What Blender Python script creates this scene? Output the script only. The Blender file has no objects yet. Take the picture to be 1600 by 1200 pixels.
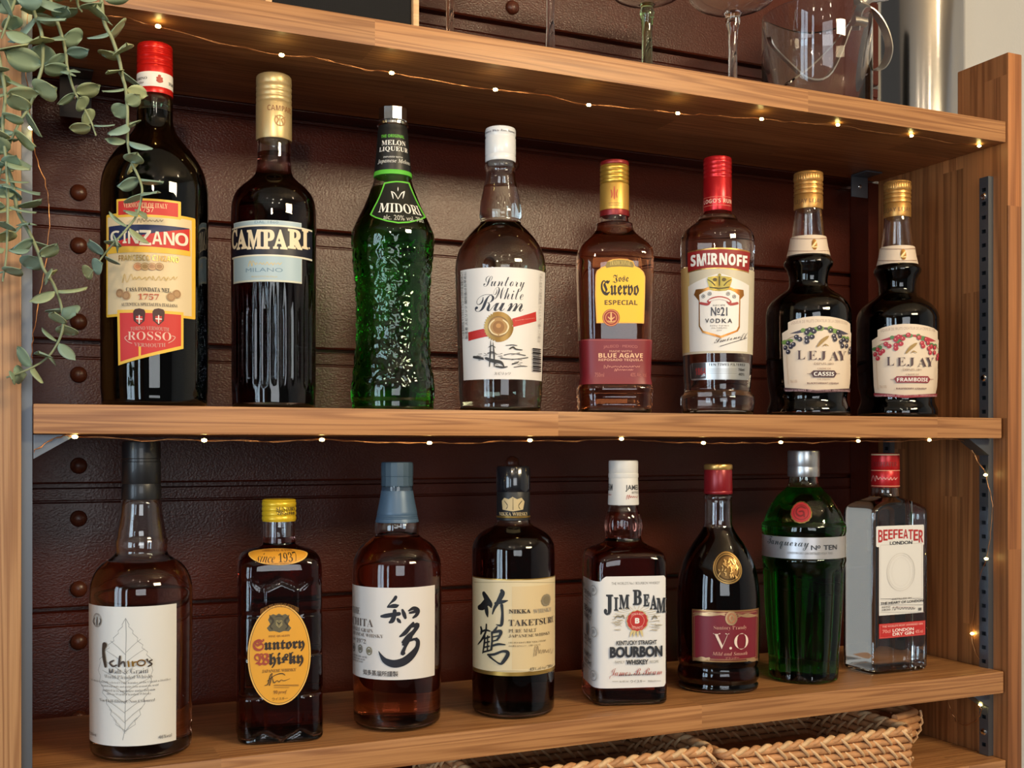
import bpy, bmesh, math, random
from mathutils import Vector, Matrix, noise
from mathutils.bvhtree import BVHTree

# ------------------------------------------------------------------ camera, world, lights, exposure
SC = bpy.context.scene
COL = SC.collection
F = 1750.0                       # focal length in pixels of the 1600 x 1200 frame
YAW = math.radians(24.2)
SY, CY = math.sin(YAW), math.cos(YAW)
EYE = -0.0365                    # z = 0 is the top of the middle shelf; y = 0 the front of the shelves
CAM = Vector((0, -1, EYE))
cd = bpy.data.cameras.new('camera')
cam = bpy.data.objects.new('camera', cd)
COL.objects.link(cam)
cam.location = CAM
cam.rotation_euler = (math.radians(90), 0, -YAW)
cd.sensor_width = 36
cd.lens = 36 * F / 1600
cd.shift_y = 100 / 1600
cd.clip_start = 0.02
SC.camera = cam
SC.view_settings.view_transform = 'Standard'
SC.view_settings.look = 'None'
SC.view_settings.gamma = 1
SC.view_settings.use_curve_mapping = False
SC.view_settings.exposure = -0.5
wd = bpy.data.worlds.new('room_light')
SC.world = wd
wd.use_nodes = True
bg = wd.node_tree.nodes['Background']
bg.inputs[0].default_value = (0.95, 0.92, 0.90, 1)
bg.inputs[1].default_value = 0.10


def light(name, typ, loc, energy, color, aim=None, **kw):
    d = bpy.data.lights.new(name, typ)
    d.energy = energy
    d.color = color
    for k, v in kw.items():
        setattr(d, k, v)
    o = bpy.data.objects.new(name, d)
    COL.objects.link(o)
    o.location = loc
    if aim is not None:
        o.rotation_euler = (Vector(aim) - Vector(loc)).to_track_quat('-Z', 'Y').to_euler()
    return o


# the warm reading lamp above the photographer's head, the ceiling spots, daylight through two windows
light('warm_spot', 'SPOT', (-0.02, -0.72, EYE + 0.405), 14, (1.0, 0.76, 0.50), aim=(0.46, 0.26, EYE + 0.285),
      spot_size=math.radians(64), spot_blend=1.0, shadow_soft_size=0.022)
for i, p in enumerate([(-0.7, -1.5, 1.12), (-0.25, -1.9, 1.12), (0.5, -1.9, 1.12), (-0.5, -2.6, 1.12), (0.3, -2.7, 1.12), (1.35, -1.1, 1.12)]):
    light('ceiling_spot', 'POINT', p, 3, (1.0, 0.84, 0.64), shadow_soft_size=0.035)
for (x, y, z, w, h, e) in [(-2.28, -1.72, 0.0, 0.42, 1.35, 21), (-2.28, -1.2, 0.0, 0.42, 1.35, 21),
                           (-2.28, -2.9, 0.0, 0.42, 1.35, 22)]:
    light('window_daylight', 'AREA', (x, y, z), e, (0.66, 0.84, 1.0), aim=(x + 1, y, z), shape='RECTANGLE', size=w, size_y=h)
light('front_window_daylight', 'AREA', (-0.4, -3.95, 0.25), 40, (0.92, 0.96, 1.0), aim=(-0.1, 0, 0.1), shape='RECTANGLE', size=1.6, size_y=1.1)
light('warm_wall_light', 'AREA', (1.2, -1.7, EYE + 0.78), 38, (1.0, 0.80, 0.50), aim=(0.5, 0.2, 0.25), shape='RECTANGLE', size=0.62, size_y=0.22)

# ------------------------------------------------------------------ geometry helpers


def ray(px, py):
    t = (px - 800) / F
    v = (700 - py) / F
    return Vector((SY + t * CY, CY - t * SY, v))


def P(px, py, Y):                # point of the place on the plane y = Y seen at a pixel of the photograph
    d = ray(px, py)
    return CAM + d * ((Y + 1) / d.y)


def PX(px, py, s):               # the same on the plane x = s
    d = ray(px, py)
    return CAM + d * (s / d.x)


def lin(c):
    return tuple((x / 12.92 if x <= 0.04045 else ((x + 0.055) / 1.055) ** 2.4) for x in c)


def rgb(r, g, b):
    return lin((r / 255, g / 255, b / 255))


MATS = {}


def newmat(name):
    m = bpy.data.materials.new(name)
    m.use_nodes = True
    nt = m.node_tree
    return m, nt, nt.nodes['Principled BSDF']


def setp(b, **kw):
    for k, v in kw.items():
        k = k.replace('_', ' ')
        if k == 'Base Color' and len(v) == 3:
            v = (*v, 1)
        b.inputs[k].default_value = v


def plain(name, col, rough=0.5, metal=0.0, bump=0.0, bscale=200, coat=0.0, var=0.0):
    if name in MATS:
        return MATS[name]
    m, nt, b = newmat(name)
    setp(b, Base_Color=col, Roughness=rough, Metallic=metal, Coat_Weight=coat)
    if bump or var:
        tc = nt.nodes.new('ShaderNodeTexCoord')
        n = nt.nodes.new('ShaderNodeTexNoise')
        n.inputs['Scale'].default_value = bscale
        n.inputs['Detail'].default_value = 4
        nt.links.new(tc.outputs['Object'], n.inputs['Vector'])
        if bump:
            bp = nt.nodes.new('ShaderNodeBump')
            bp.inputs['Strength'].default_value = bump
            bp.inputs['Distance'].default_value = 0.002
            nt.links.new(n.outputs['Fac'], bp.inputs['Height'])
            nt.links.new(bp.outputs['Normal'], b.inputs['Normal'])
        if var:
            r = nt.nodes.new('ShaderNodeValToRGB')
            r.color_ramp.elements[0].position = 0.3
            r.color_ramp.elements[1].position = 0.7
            r.color_ramp.elements[0].color = (*[c * (1 - var) for c in col], 1)
            r.color_ramp.elements[1].color = (*[min(1, c * (1 + var)) for c in col], 1)
            nt.links.new(n.outputs['Fac'], r.inputs['Fac'])
            nt.links.new(r.outputs['Color'], b.inputs['Base Color'])
    MATS[name] = m
    return m


def ink(r, g, b, kind='ink'):
    name = '%s_%d_%d_%d' % (kind, r, g, b)
    if kind == 'foil':
        return plain(name, rgb(r, g, b), 0.32, 0.85)
    if kind == 'paper':
        return plain(name, rgb(r, g, b), 0.42, 0.0)
    return plain(name, rgb(r, g, b), 0.5, 0.0)


def glassmat(name, col=(1, 1, 1), dens=0.0, ior=1.5, rough=0.0, bump=0.0, bscale=90):
    if name in MATS:
        return MATS[name]
    m, nt, b = newmat(name)
    setp(b, Base_Color=(1, 1, 1), Roughness=rough, IOR=ior, Transmission_Weight=1.0)
    if dens:
        va = nt.nodes.new('ShaderNodeVolumeAbsorption')
        va.inputs['Color'].default_value = (*col, 1)
        va.inputs['Density'].default_value = dens
        nt.links.new(va.outputs[0], nt.nodes['Material Output'].inputs['Volume'])
    if bump:
        tc = nt.nodes.new('ShaderNodeTexCoord')
        n = nt.nodes.new('ShaderNodeTexNoise')
        n.inputs['Scale'].default_value = bscale
        bp = nt.nodes.new('ShaderNodeBump')
        bp.inputs['Strength'].default_value = bump
        bp.inputs['Distance'].default_value = 0.002
        nt.links.new(tc.outputs['Object'], n.inputs['Vector'])
        nt.links.new(n.outputs['Fac'], bp.inputs['Height'])
        nt.links.new(bp.outputs['Normal'], b.inputs['Normal'])
    MATS[name] = m
    return m


def wood(name, axis, light_c, dark_c, stave=0.045, seg=0.55, rough=0.42, ring=1.0, across=None):
    """laminated oak: staves run along `axis`, tone differs per stave, long grain and pores along it"""
    if name in MATS:
        return MATS[name]
    m, nt, b = newmat(name)
    N = nt.nodes.new
    L = nt.links.new

    def math_(op, a, c=None):
        n = N('ShaderNodeMath')
        n.operation = op
        for i, v in enumerate((a, c)):
            if v is None:
                continue
            if isinstance(v, (int, float)):
                n.inputs[i].default_value = v
            else:
                L(v, n.inputs[i])
        return n.outputs[0]
    tc = N('ShaderNodeTexCoord')
    sep = N('ShaderNodeSeparateXYZ')
    L(tc.outputs['Object'], sep.inputs[0])
    ax = 'XYZ'.index(axis)
    ac = {'X': 1, 'Z': 1, 'Y': 0}[axis] if across is None else 'XYZ'.index(across)
    row = math_('FLOOR', math_('DIVIDE', sep.outputs[ac], stave))
    off = math_('FRACT', math_('MULTIPLY', row, 0.618))
    cell = math_('FLOOR', math_('ADD', math_('DIVIDE', sep.outputs[ax], seg), off))
    cmb = N('ShaderNodeCombineXYZ')
    L(row, cmb.inputs[0])
    L(cell, cmb.inputs[1])
    wn = N('ShaderNodeTexWhiteNoise')
    L(cmb.outputs[0], wn.inputs['Vector'])
    # stretched coordinates, shifted per stave
    sc = N('ShaderNodeVectorMath')
    sc.operation = 'MULTIPLY'
    L(tc.outputs['Object'], sc.inputs[0])
    s = [105, 105, 105]
    s[ax] = 2.6
    sc.inputs[1].default_value = s
    sh = N('ShaderNodeVectorMath')
    sh.operation = 'ADD'
    L(sc.outputs[0], sh.inputs[0])
    sf = N('ShaderNodeVectorMath')
    sf.operation = 'SCALE'
    L(wn.outputs['Color'], sf.inputs[0])
    sf.inputs['Scale'].default_value = 37
    L(sf.outputs[0], sh.inputs[1])
    n1 = N('ShaderNodeTexNoise')
    n1.inputs['Scale'].default_value = 0.55
    n1.inputs['Detail'].default_value = 2
    L(sh.outputs[0], n1.inputs['Vector'])
    rings = math_('ADD', math_('MULTIPLY', math_('SINE', math_('MULTIPLY', n1.outputs['Fac'], 75 * ring)), 0.5), 0.5)
    n2 = N('ShaderNodeTexNoise')
    n2.inputs['Scale'].default_value = 9
    n2.inputs['Detail'].default_value = 3
    s2 = N('ShaderNodeVectorMath')
    s2.operation = 'MULTIPLY'
    L(sh.outputs[0], s2.inputs[0])
    v2 = [1, 1, 1]
    v2[ax] = 0.45
    s2.inputs[1].default_value = v2
    L(s2.outputs[0], n2.inputs['Vector'])
    fac = math_('ADD', math_('MULTIPLY', math_('POWER', rings, 1.6), 0.42), math_('MULTIPLY', n2.outputs['Fac'], 0.6))
    r = N('ShaderNodeValToRGB')
    r.color_ramp.elements[0].position = 0.15
    r.color_ramp.elements[1].position = 0.95
    r.color_ramp.elements[0].color = (*light_c, 1)
    r.color_ramp.elements[1].color = (*dark_c, 1)
    L(fac, r.inputs['Fac'])
    hsv = N('ShaderNodeHueSaturation')
    L(r.outputs['Color'], hsv.inputs['Color'])
    L(math_('ADD', math_('MULTIPLY', wn.outputs['Value'], 0.5), 0.72), hsv.inputs['Value'])
    L(hsv.outputs['Color'], b.inputs['Base Color'])
    setp(b, Roughness=rough)
    bp = N('ShaderNodeBump')
    bp.inputs['Strength'].default_value = 0.25
    bp.inputs['Distance'].default_value = 0.0006
    L(n2.outputs['Fac'], bp.inputs['Height'])
    L(bp.outputs['Normal'], b.inputs['Normal'])
    MATS[name] = m
    return m


class MB:
    """collects faces with material slots and links them as one mesh object"""

    def __init__(s):
        s.v, s.f, s.m, s.mats = [], [], [], []

    def slot(s, mat):
        if mat not in s.mats:
            s.mats.append(mat)
        return s.mats.index(mat)

    def add(s, verts, faces, mat=None):
        o = len(s.v)
        k = s.slot(mat) if mat else 0
        s.v += [tuple(v) for v in verts]
        s.f += [tuple(i + o for i in f) for f in faces]
        s.m += [k] * len(faces)

    def box(s, a, b, mat=None, bev=0.0):
        bm = bmesh.new()
        bmesh.ops.create_cube(bm, size=1)
        for v in bm.verts:
            v.co = Vector([(a[i] + b[i]) / 2 + v.co[i] * (b[i] - a[i]) for i in range(3)])
        if bev:
            bmesh.ops.bevel(bm, geom=bm.edges[:], offset=bev, segments=2, affect='EDGES', profile=0.7)
        s.add([v.co[:] for v in bm.verts], [[v.index for v in f.verts] for f in (bm.verts.index_update(), bm.faces)[1]], mat)
        bm.free()

    def tube(s, pts, r, mat=None, n=8, closed=False, squash=None):
        pts = [Vector(p) for p in pts]
        R = r if isinstance(r, (list, tuple)) else [r] * len(pts)
        vs, fs = [], []
        up = Vector((0.13, 0.31, 0.94))
        N = len(pts)
        for i, p in enumerate(pts):
            if closed:
                d = pts[(i + 1) % N] - pts[i - 1]
            else:
                d = pts[min(i + 1, N - 1)] - pts[max(i - 1, 0)]
            if d.length < 1e-9:
                d = Vector((0, 0, 1))
            d.normalize()
            a = up - d * up.dot(d)
            if a.length < 1e-3:
                a = Vector((1, 0, 0)) - d * d.x
            a.normalize()
            up = a
            b = d.cross(a)
            for k in range(n):
                t = 2 * math.pi * k / n
                vs.append(p + (a * math.cos(t) + b * math.sin(t)) * R[i])
        for i in range(N if closed else N - 1):
            j = (i + 1) % N
            for k in range(n):
                fs.append((i * n + k, i * n + (k + 1) % n, j * n + (k + 1) % n, j * n + k))
        if not closed:
            fs.append(tuple(range(n))[::-1])
            fs.append(tuple(range((N - 1) * n, N * n)))
        s.add(vs, fs, mat)

    def lathe(s, prof, n=48, mat=None, close=True, c=(0, 0)):
        vs, fs = [], []
        for (r, z) in prof:
            for k in range(n):
                t = 2 * math.pi * k / n
                vs.append((c[0] + r * math.sin(t), c[1] - r * math.cos(t), z))
        m = len(prof)
        for i in range(m - 1):
            for k in range(n):
                fs.append((i * n + k, i * n + (k + 1) % n, (i + 1) * n + (k + 1) % n, (i + 1) * n + k))
        if close:
            fs.append(tuple(range(n))[::-1])
            fs.append(tuple(range((m - 1) * n, m * n)))
        s.add(vs, fs, mat)

    def ribbon(s, pts, w, t, mat=None):
        """flat strip: pts centre line, w half width vector, t thickness along normal"""
        pts = [Vector(p) for p in pts]
        w = Vector(w)
        vs, fs = [], []
        N = len(pts)
        for i, p in enumerate(pts):
            d = (pts[min(i + 1, N - 1)] - pts[max(i - 1, 0)]).normalized()
            nn = d.cross(w).normalized() * t / 2
            vs += [p + w + nn, p - w + nn, p - w - nn, p + w - nn]
        for i in range(N - 1):
            for k in range(4):
                fs.append((i * 4 + k, i * 4 + (k + 1) % 4, i * 4 + 4 + (k + 1) % 4, i * 4 + 4 + k))
        fs += [(3, 2, 1, 0), ((N - 1) * 4, (N - 1) * 4 + 1, (N - 1) * 4 + 2, (N - 1) * 4 + 3)]
        s.add(vs, fs, mat)

    def build(s, name, mat=None, parent=None, smooth=0, fix=True):
        me = bpy.data.meshes.new(name)
        me.from_pydata(s.v, [], s.f)
        if mat and not s.mats:
            s.mats = [mat]
        for m in s.mats:
            me.materials.append(m)
        me.polygons.foreach_set('material_index', s.m)
        if fix:
            bm = bmesh.new()
            bm.from_mesh(me)
            bmesh.ops.recalc_face_normals(bm, faces=bm.faces)
            bm.to_mesh(me)
            bm.free()
        if smooth:
            me.polygons.foreach_set('use_smooth', [True] * len(me.polygons))
            if smooth < 180:
                me.set_sharp_from_angle(angle=math.radians(smooth))
        me.update()
        o = bpy.data.objects.new(name, me)
        COL.objects.link(o)
        if parent:
            o.parent = parent
        return o


def tag(o, label=None, cat=None, group=None, kind=None):
    for k, v in (('label', label), ('category', cat), ('group', group), ('kind', kind)):
        if v:
            o[k] = v
    return o


def thing(name, label, cat, loc=(0, 0, 0), rz=0, group=None):
    o = bpy.data.objects.new(name, None)
    COL.objects.link(o)
    o.empty_display_size = 0.02
    o.location = loc
    o.rotation_euler = (0, 0, rz)
    return tag(o, label, cat, group)


def catmull(pts, n=6):
    out = []
    m = len(pts)
    for i in range(m - 1):
        p0, p1, p2, p3 = pts[max(i - 1, 0)], pts[i], pts[i + 1], pts[min(i + 2, m - 1)]
        for k in range(n):
            t = k / n
            out.append(tuple(0.5 * ((2 * b) + (c - a) * t + (2 * a - 5 * b + 4 * c - d) * t * t + (3 * b - a - 3 * c + d) * t ** 3)
                             for a, b, c, d in zip(p0, p1, p2, p3)))
    out.append(tuple(pts[-1]))
    return out


def pchip(xs, ys):
    n = len(xs)
    h = [xs[i + 1] - xs[i] for i in range(n - 1)]
    d = [(ys[i + 1] - ys[i]) / h[i] for i in range(n - 1)]
    m = [0.0] * n
    m[0], m[-1] = d[0], d[-1]
    for i in range(1, n - 1):
        if d[i - 1] * d[i] <= 0:
            m[i] = 0
        else:
            w1, w2 = 2 * h[i] + h[i - 1], h[i] + 2 * h[i - 1]
            m[i] = (w1 + w2) / (w1 / d[i - 1] + w2 / d[i])

    def f(x):
        if x <= xs[0]:
            return ys[0]
        if x >= xs[-1]:
            return ys[-1]
        i = 0
        while i < n - 2 and x > xs[i + 1]:
            i += 1
        t = (x - xs[i]) / h[i]
        return ((2 * t ** 3 - 3 * t * t + 1) * ys[i] + (t ** 3 - 2 * t * t + t) * h[i] * m[i]
                + (-2 * t ** 3 + 3 * t * t) * ys[i + 1] + (t ** 3 - t * t) * h[i] * m[i + 1])
    return f


# ------------------------------------------------------------------ lettering
FONTS = {'B': (0x1D400, 0x1D41A, 0x1D7CE), 'F': (0x1D56C, 0x1D586, None), 'S': (0x1D4D0, 0x1D4EA, None),
         'I': (0x1D434, 0x1D44E, None), 'BI': (0x1D468, 0x1D482, 0x1D7CE), 'X': (0x1D5D4, 0x1D5EE, 0x1D7EC)}
TXT = {}


def text_geo(s, font, off):
    key = (s, font, off)
    if key in TXT:
        return TXT[key]
    t = s
    if font in FONTS:
        U, Lw, D = FONTS[font]
        t = ''
        for ch in s:
            if 'A' <= ch <= 'Z':
                t += chr(U + ord(ch) - 65)
            elif 'a' <= ch <= 'z':
                t += '\u210e' if (font == 'I' and ch == 'h') else chr(Lw + ord(ch) - 97)
            elif ch.isdigit() and D:
                t += chr(D + ord(ch) - 48)
            else:
                t += ch
    c = bpy.data.curves.new('lettering', 'FONT')
    c.body = t
    c.size = 1
    c.resolution_u = 3
    c.offset = off
    o = bpy.data.objects.new('lettering', c)
    me = bpy.data.meshes.new_from_object(o)
    vs = [(v.co.x, v.co.y) for v in me.vertices]
    fs = [tuple(p.vertices) for p in me.polygons]
    bpy.data.meshes.remove(me)
    bpy.data.objects.remove(o)
    bpy.data.curves.remove(c)
    if vs:
        x0, x1 = min(v[0] for v in vs), max(v[0] for v in vs)
        y0, y1 = min(v[1] for v in vs), max(v[1] for v in vs)
        w, h = max(x1 - x0, 1e-6), max(y1 - y0, 1e-6)
        vs = [((a - x0) / w, (b - y0) / h) for a, b in vs]
    TXT[key] = (vs, fs)
    return TXT[key]


# ------------------------------------------------------------------ bottles
def radial(phi, a, b, n):
    return (abs(math.sin(phi) / a) ** n + abs(math.cos(phi) / b) ** n) ** (-1.0 / n)


class Bottle:
    def __init__(s, name, label, cx, Y, base, prof, glass, liquid=None, level=None, n=2.0, ratio=1.0, delta=0.0,
                 seg=72, mod=None, fine=0, wall=0.0026, group=None, square_from=None, botr=0.004, cat='bottle', ref=None):
        s.cx, s.Y, s.base, s.delta = cx, Y, base, delta
        c = P(cx, 700, Y)
        d = ray(cx, 700)
        s.q = (Y + 1) / d.y
        s.cos = 1 / math.sqrt(1 + ((cx - 800) / F) ** 2)
        toward = math.atan2(-c.x, 1 + Y)             # rz turning the front to the camera
        s.rz = toward + delta
        s.root = thing(name, label, cat, (c.x, Y, base), s.rz, group)
        s.M = Matrix.Translation((c.x, Y, base)) @ Matrix.Rotation(s.rz, 4, 'Z')
        s.Mi = s.M.inverted()
        s.cam = s.Mi @ CAM
        zs, As, Bs, Ns = [], [], [], []
        for e in prof:
            y, hw = e[0], e[1]
            nn = e[2] if len(e) > 2 else n
            rr = e[3] if len(e) > 3 else ratio
            if nn == 2.0 and len(e) > 2 and len(e) < 4:
                rr = 1.0
            sup = max(math.sin(p) * math.cos(delta) * radial(p, 1, rr, nn) * 1.0 + math.cos(p) * abs(math.sin(delta)) * radial(p, 1, rr, nn)
                      for p in [i * 0.01 for i in range(0, 158)])
            R = hw * s.q * s.cos / F
            a = R / sup
            zs.append(s.Z(y, R))
            As.append(a)
            Bs.append(a * rr)
            Ns.append(nn)
        order = sorted(range(len(zs)), key=lambda i: zs[i])
        zs, As, Bs, Ns = [[l[i] for i in order] for l in (zs, As, Bs, Ns)]
        # foot of the glass
        zs = [0.0, botr * 0.35, botr] + [z for z in zs if z > botr * 1.2]
        k = len(zs) - 3
        a0, b0, n0 = As[-k], Bs[-k], Ns[-k]
        As = [a0 - botr * 0.9, a0 - botr * 0.25, a0] + As[-k:]
        Bs = [b0 - botr * 0.9, b0 - botr * 0.25, b0] + Bs[-k:]
        Ns = [n0] * 3 + Ns[-k:]
        for i in range(1, len(zs)):
            if zs[i] <= zs[i - 1]:
                zs[i] = zs[i - 1] + 1e-4
        s.fa, s.fb, s.fn = pchip(zs, As), pchip(zs, Bs), pchip(zs, Ns)
        s.top = zs[-1]
        s.rows = []
        for i in range(len(zs) - 1):
            st = max(1, min(10, int((zs[i + 1] - zs[i]) / 0.004) + 1)) if not fine else max(1, int((zs[i + 1] - zs[i]) / fine) + 1)
            s.rows += [zs[i] + (zs[i + 1] - zs[i]) * j / st for j in range(st)]
        s.rows.append(zs[-1])
        s.seg, s.mod, s.wall = seg, mod, wall
        mb = MB()
        body = s.rings(s.rows, 0.0, mod)
        s.shell(mb, body, glass)
        s.bvh = BVHTree.FromPolygons([Vector(v) for v in s.plain_v], s.plain_f)
        if level is not None:
            zl = s.Z(level, 0.0)
            top = s.top - 0.002
            rows = [z for z in s.rows if zl + 0.001 < z < top - 0.001]
            s.shell(mb, s.rings([zl + 0.0002] + rows + [top], wall * 0.8, None), glass, flip=True)
        mb.build('glass_body', None, s.root, smooth=50, fix=False)
        if liquid:
            zl = s.Z(level, 0.0) if level is not None else s.top - 0.01
            rows = [z for z in s.rows if 0.0065 < z < zl - 0.001]
            lb = MB()
            s.shell(lb, s.rings([0.006] + rows + [zl], wall, None), liquid)
            lb.build('liquid', None, s.root, smooth=50, fix=False)
        zr = s.Z(ref, 0.03) if ref else s.rows[len(s.rows) // 3]
        s.table(zr)

    def Z(s, y, R=0.0):
        return EYE + (700 - y) * (s.q - 0.55 * R) / F - s.base

    def rings(s, rows, inset, mod):
        out = []
        for z in rows:
            a, b, n = s.fa(z) - inset, s.fb(z) - inset, s.fn(z)
            a, b = max(a, 0.002), max(b, 0.002)
            ring = []
            for k in range(s.seg):
                p = 2 * math.pi * k / s.seg
                r = radial(p, a, b, n)
                if mod:
                    r += mod(p, z, r)
                ring.append((r * math.sin(p), -r * math.cos(p), z))
            out.append(ring)
        return out

    def shell(s, mb, rings, mat, flip=False):
        n = s.seg
        vs = [v for r in rings for v in r]
        fs = []
        for i in range(len(rings) - 1):
            for k in range(n):
                fs.append((i * n + k, i * n + (k + 1) % n, (i + 1) * n + (k + 1) % n, (i + 1) * n + k))
        m = len(rings)
        if not flip:
            s.plain_v, s.plain_f = vs, list(fs)
        fs.append(tuple(range(n))[::-1])
        fs.append(tuple(range((m - 1) * n, m * n)))
        if flip:
            fs = [f[::-1] for f in fs]
        mb.add(vs, fs, mat)

    def table(s, zr):
        a, b, n = s.fa(zr), s.fb(zr), s.fn(zr)
        s.tab = []
        u = 0.0
        prev = None
        K = 1440
        for k in range(-K // 2, K // 2 + 1):
            p = 2 * math.pi * k / K
            r = radial(p, a, b, n)
            v = Vector((r * math.sin(p), -r * math.cos(p)))
            if prev is not None:
                u += (v - prev).length
            prev = v
            s.tab.append(u)
        mid = s.tab[K // 2]
        s.tab = [t - mid for t in s.tab]
        s.K = K

    def u_of(s, phi):
        x = (phi / (2 * math.pi)) * s.K + s.K / 2
        i = max(0, min(s.K - 1, int(x)))
        return s.tab[i] + (s.tab[i + 1] - s.tab[i]) * (x - i)

    def phi_of(s, u):
        lo, hi = 0, s.K
        while hi - lo > 1:
            m = (lo + hi) // 2
            if s.tab[m] <= u:
                lo = m
            else:
                hi = m
        t = (u - s.tab[lo]) / max(1e-9, s.tab[hi] - s.tab[lo])
        return ((lo + t) - s.K / 2) * 2 * math.pi / s.K

    def pt(s, u, z, off):
        p = s.phi_of(u)
        a, b, n = s.fa(z) + off, s.fb(z) + off, s.fn(z)
        r = radial(p, a, b, n)
        return (r * math.sin(p), -r * math.cos(p), z)

    def ptn(s, u, z, off):
        e = 0.0006
        p0 = Vector(s.pt(u, z, 0))
        du = Vector(s.pt(u + e, z, 0)) - Vector(s.pt(u - e, z, 0))
        dz = Vector(s.pt(u, z + e, 0)) - Vector(s.pt(u, z - e, 0))
        return tuple(p0 + du.cross(dz).normalized() * off)

    def uv(s, px, py):
        for k in range(400):
            x = px + (s.cx - px) * k * 0.005
            d = (s.Mi.to_3x3() @ ray(x, py)).normalized()
            h = s.bvh.ray_cast(s.cam, d)[0]
            if h is not None:
                return (s.u_of(math.atan2(h.x, -h.y)), h.z)
        return (0.0, s.Z(py, 0.03))

    def lathe(s, name, prof, mat, ribs=0, rib_y=None, depth=0.0004, n=56, grow=0.0, sharp=35):
        """closed turned part on the bottle's axis: prof = [(y, half width)], optional vertical ribs between two y"""
        pr = []
        for (y, hw) in prof:
            R = hw * s.q * s.cos / F + grow
            pr.append((R, s.Z(y, R)))
        pr.sort(key=lambda t: t[1])
        mb = MB()
        if ribs:
            n = ribs * 2
        vs, fs = [], []
        y0, y1 = (s.Z(rib_y[1], 0.015), s.Z(rib_y[0], 0.015)) if rib_y else (1, -1)
        for (r, z) in pr:
            for k in range(n):
                t = 2 * math.pi * k / n
                rr = r - (depth if (k % 2 and y0 - 1e-4 <= z <= y1 + 1e-4) else 0)
                vs.append((rr * math.sin(t), -rr * math.cos(t), z))
        m = len(pr)
        for i in range(m - 1):
            for k in range(n):
                fs.append((i * n + k, i * n + (k + 1) % n, (i + 1) * n + (k + 1) % n, (i + 1) * n + k))
        fs.append(tuple(range(n))[::-1])
        fs.append(tuple(range((m - 1) * n, m * n)))
        mb.add(vs, fs, mat)
        return mb.build(name, None, s.root, smooth=sharp, fix=False)


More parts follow.
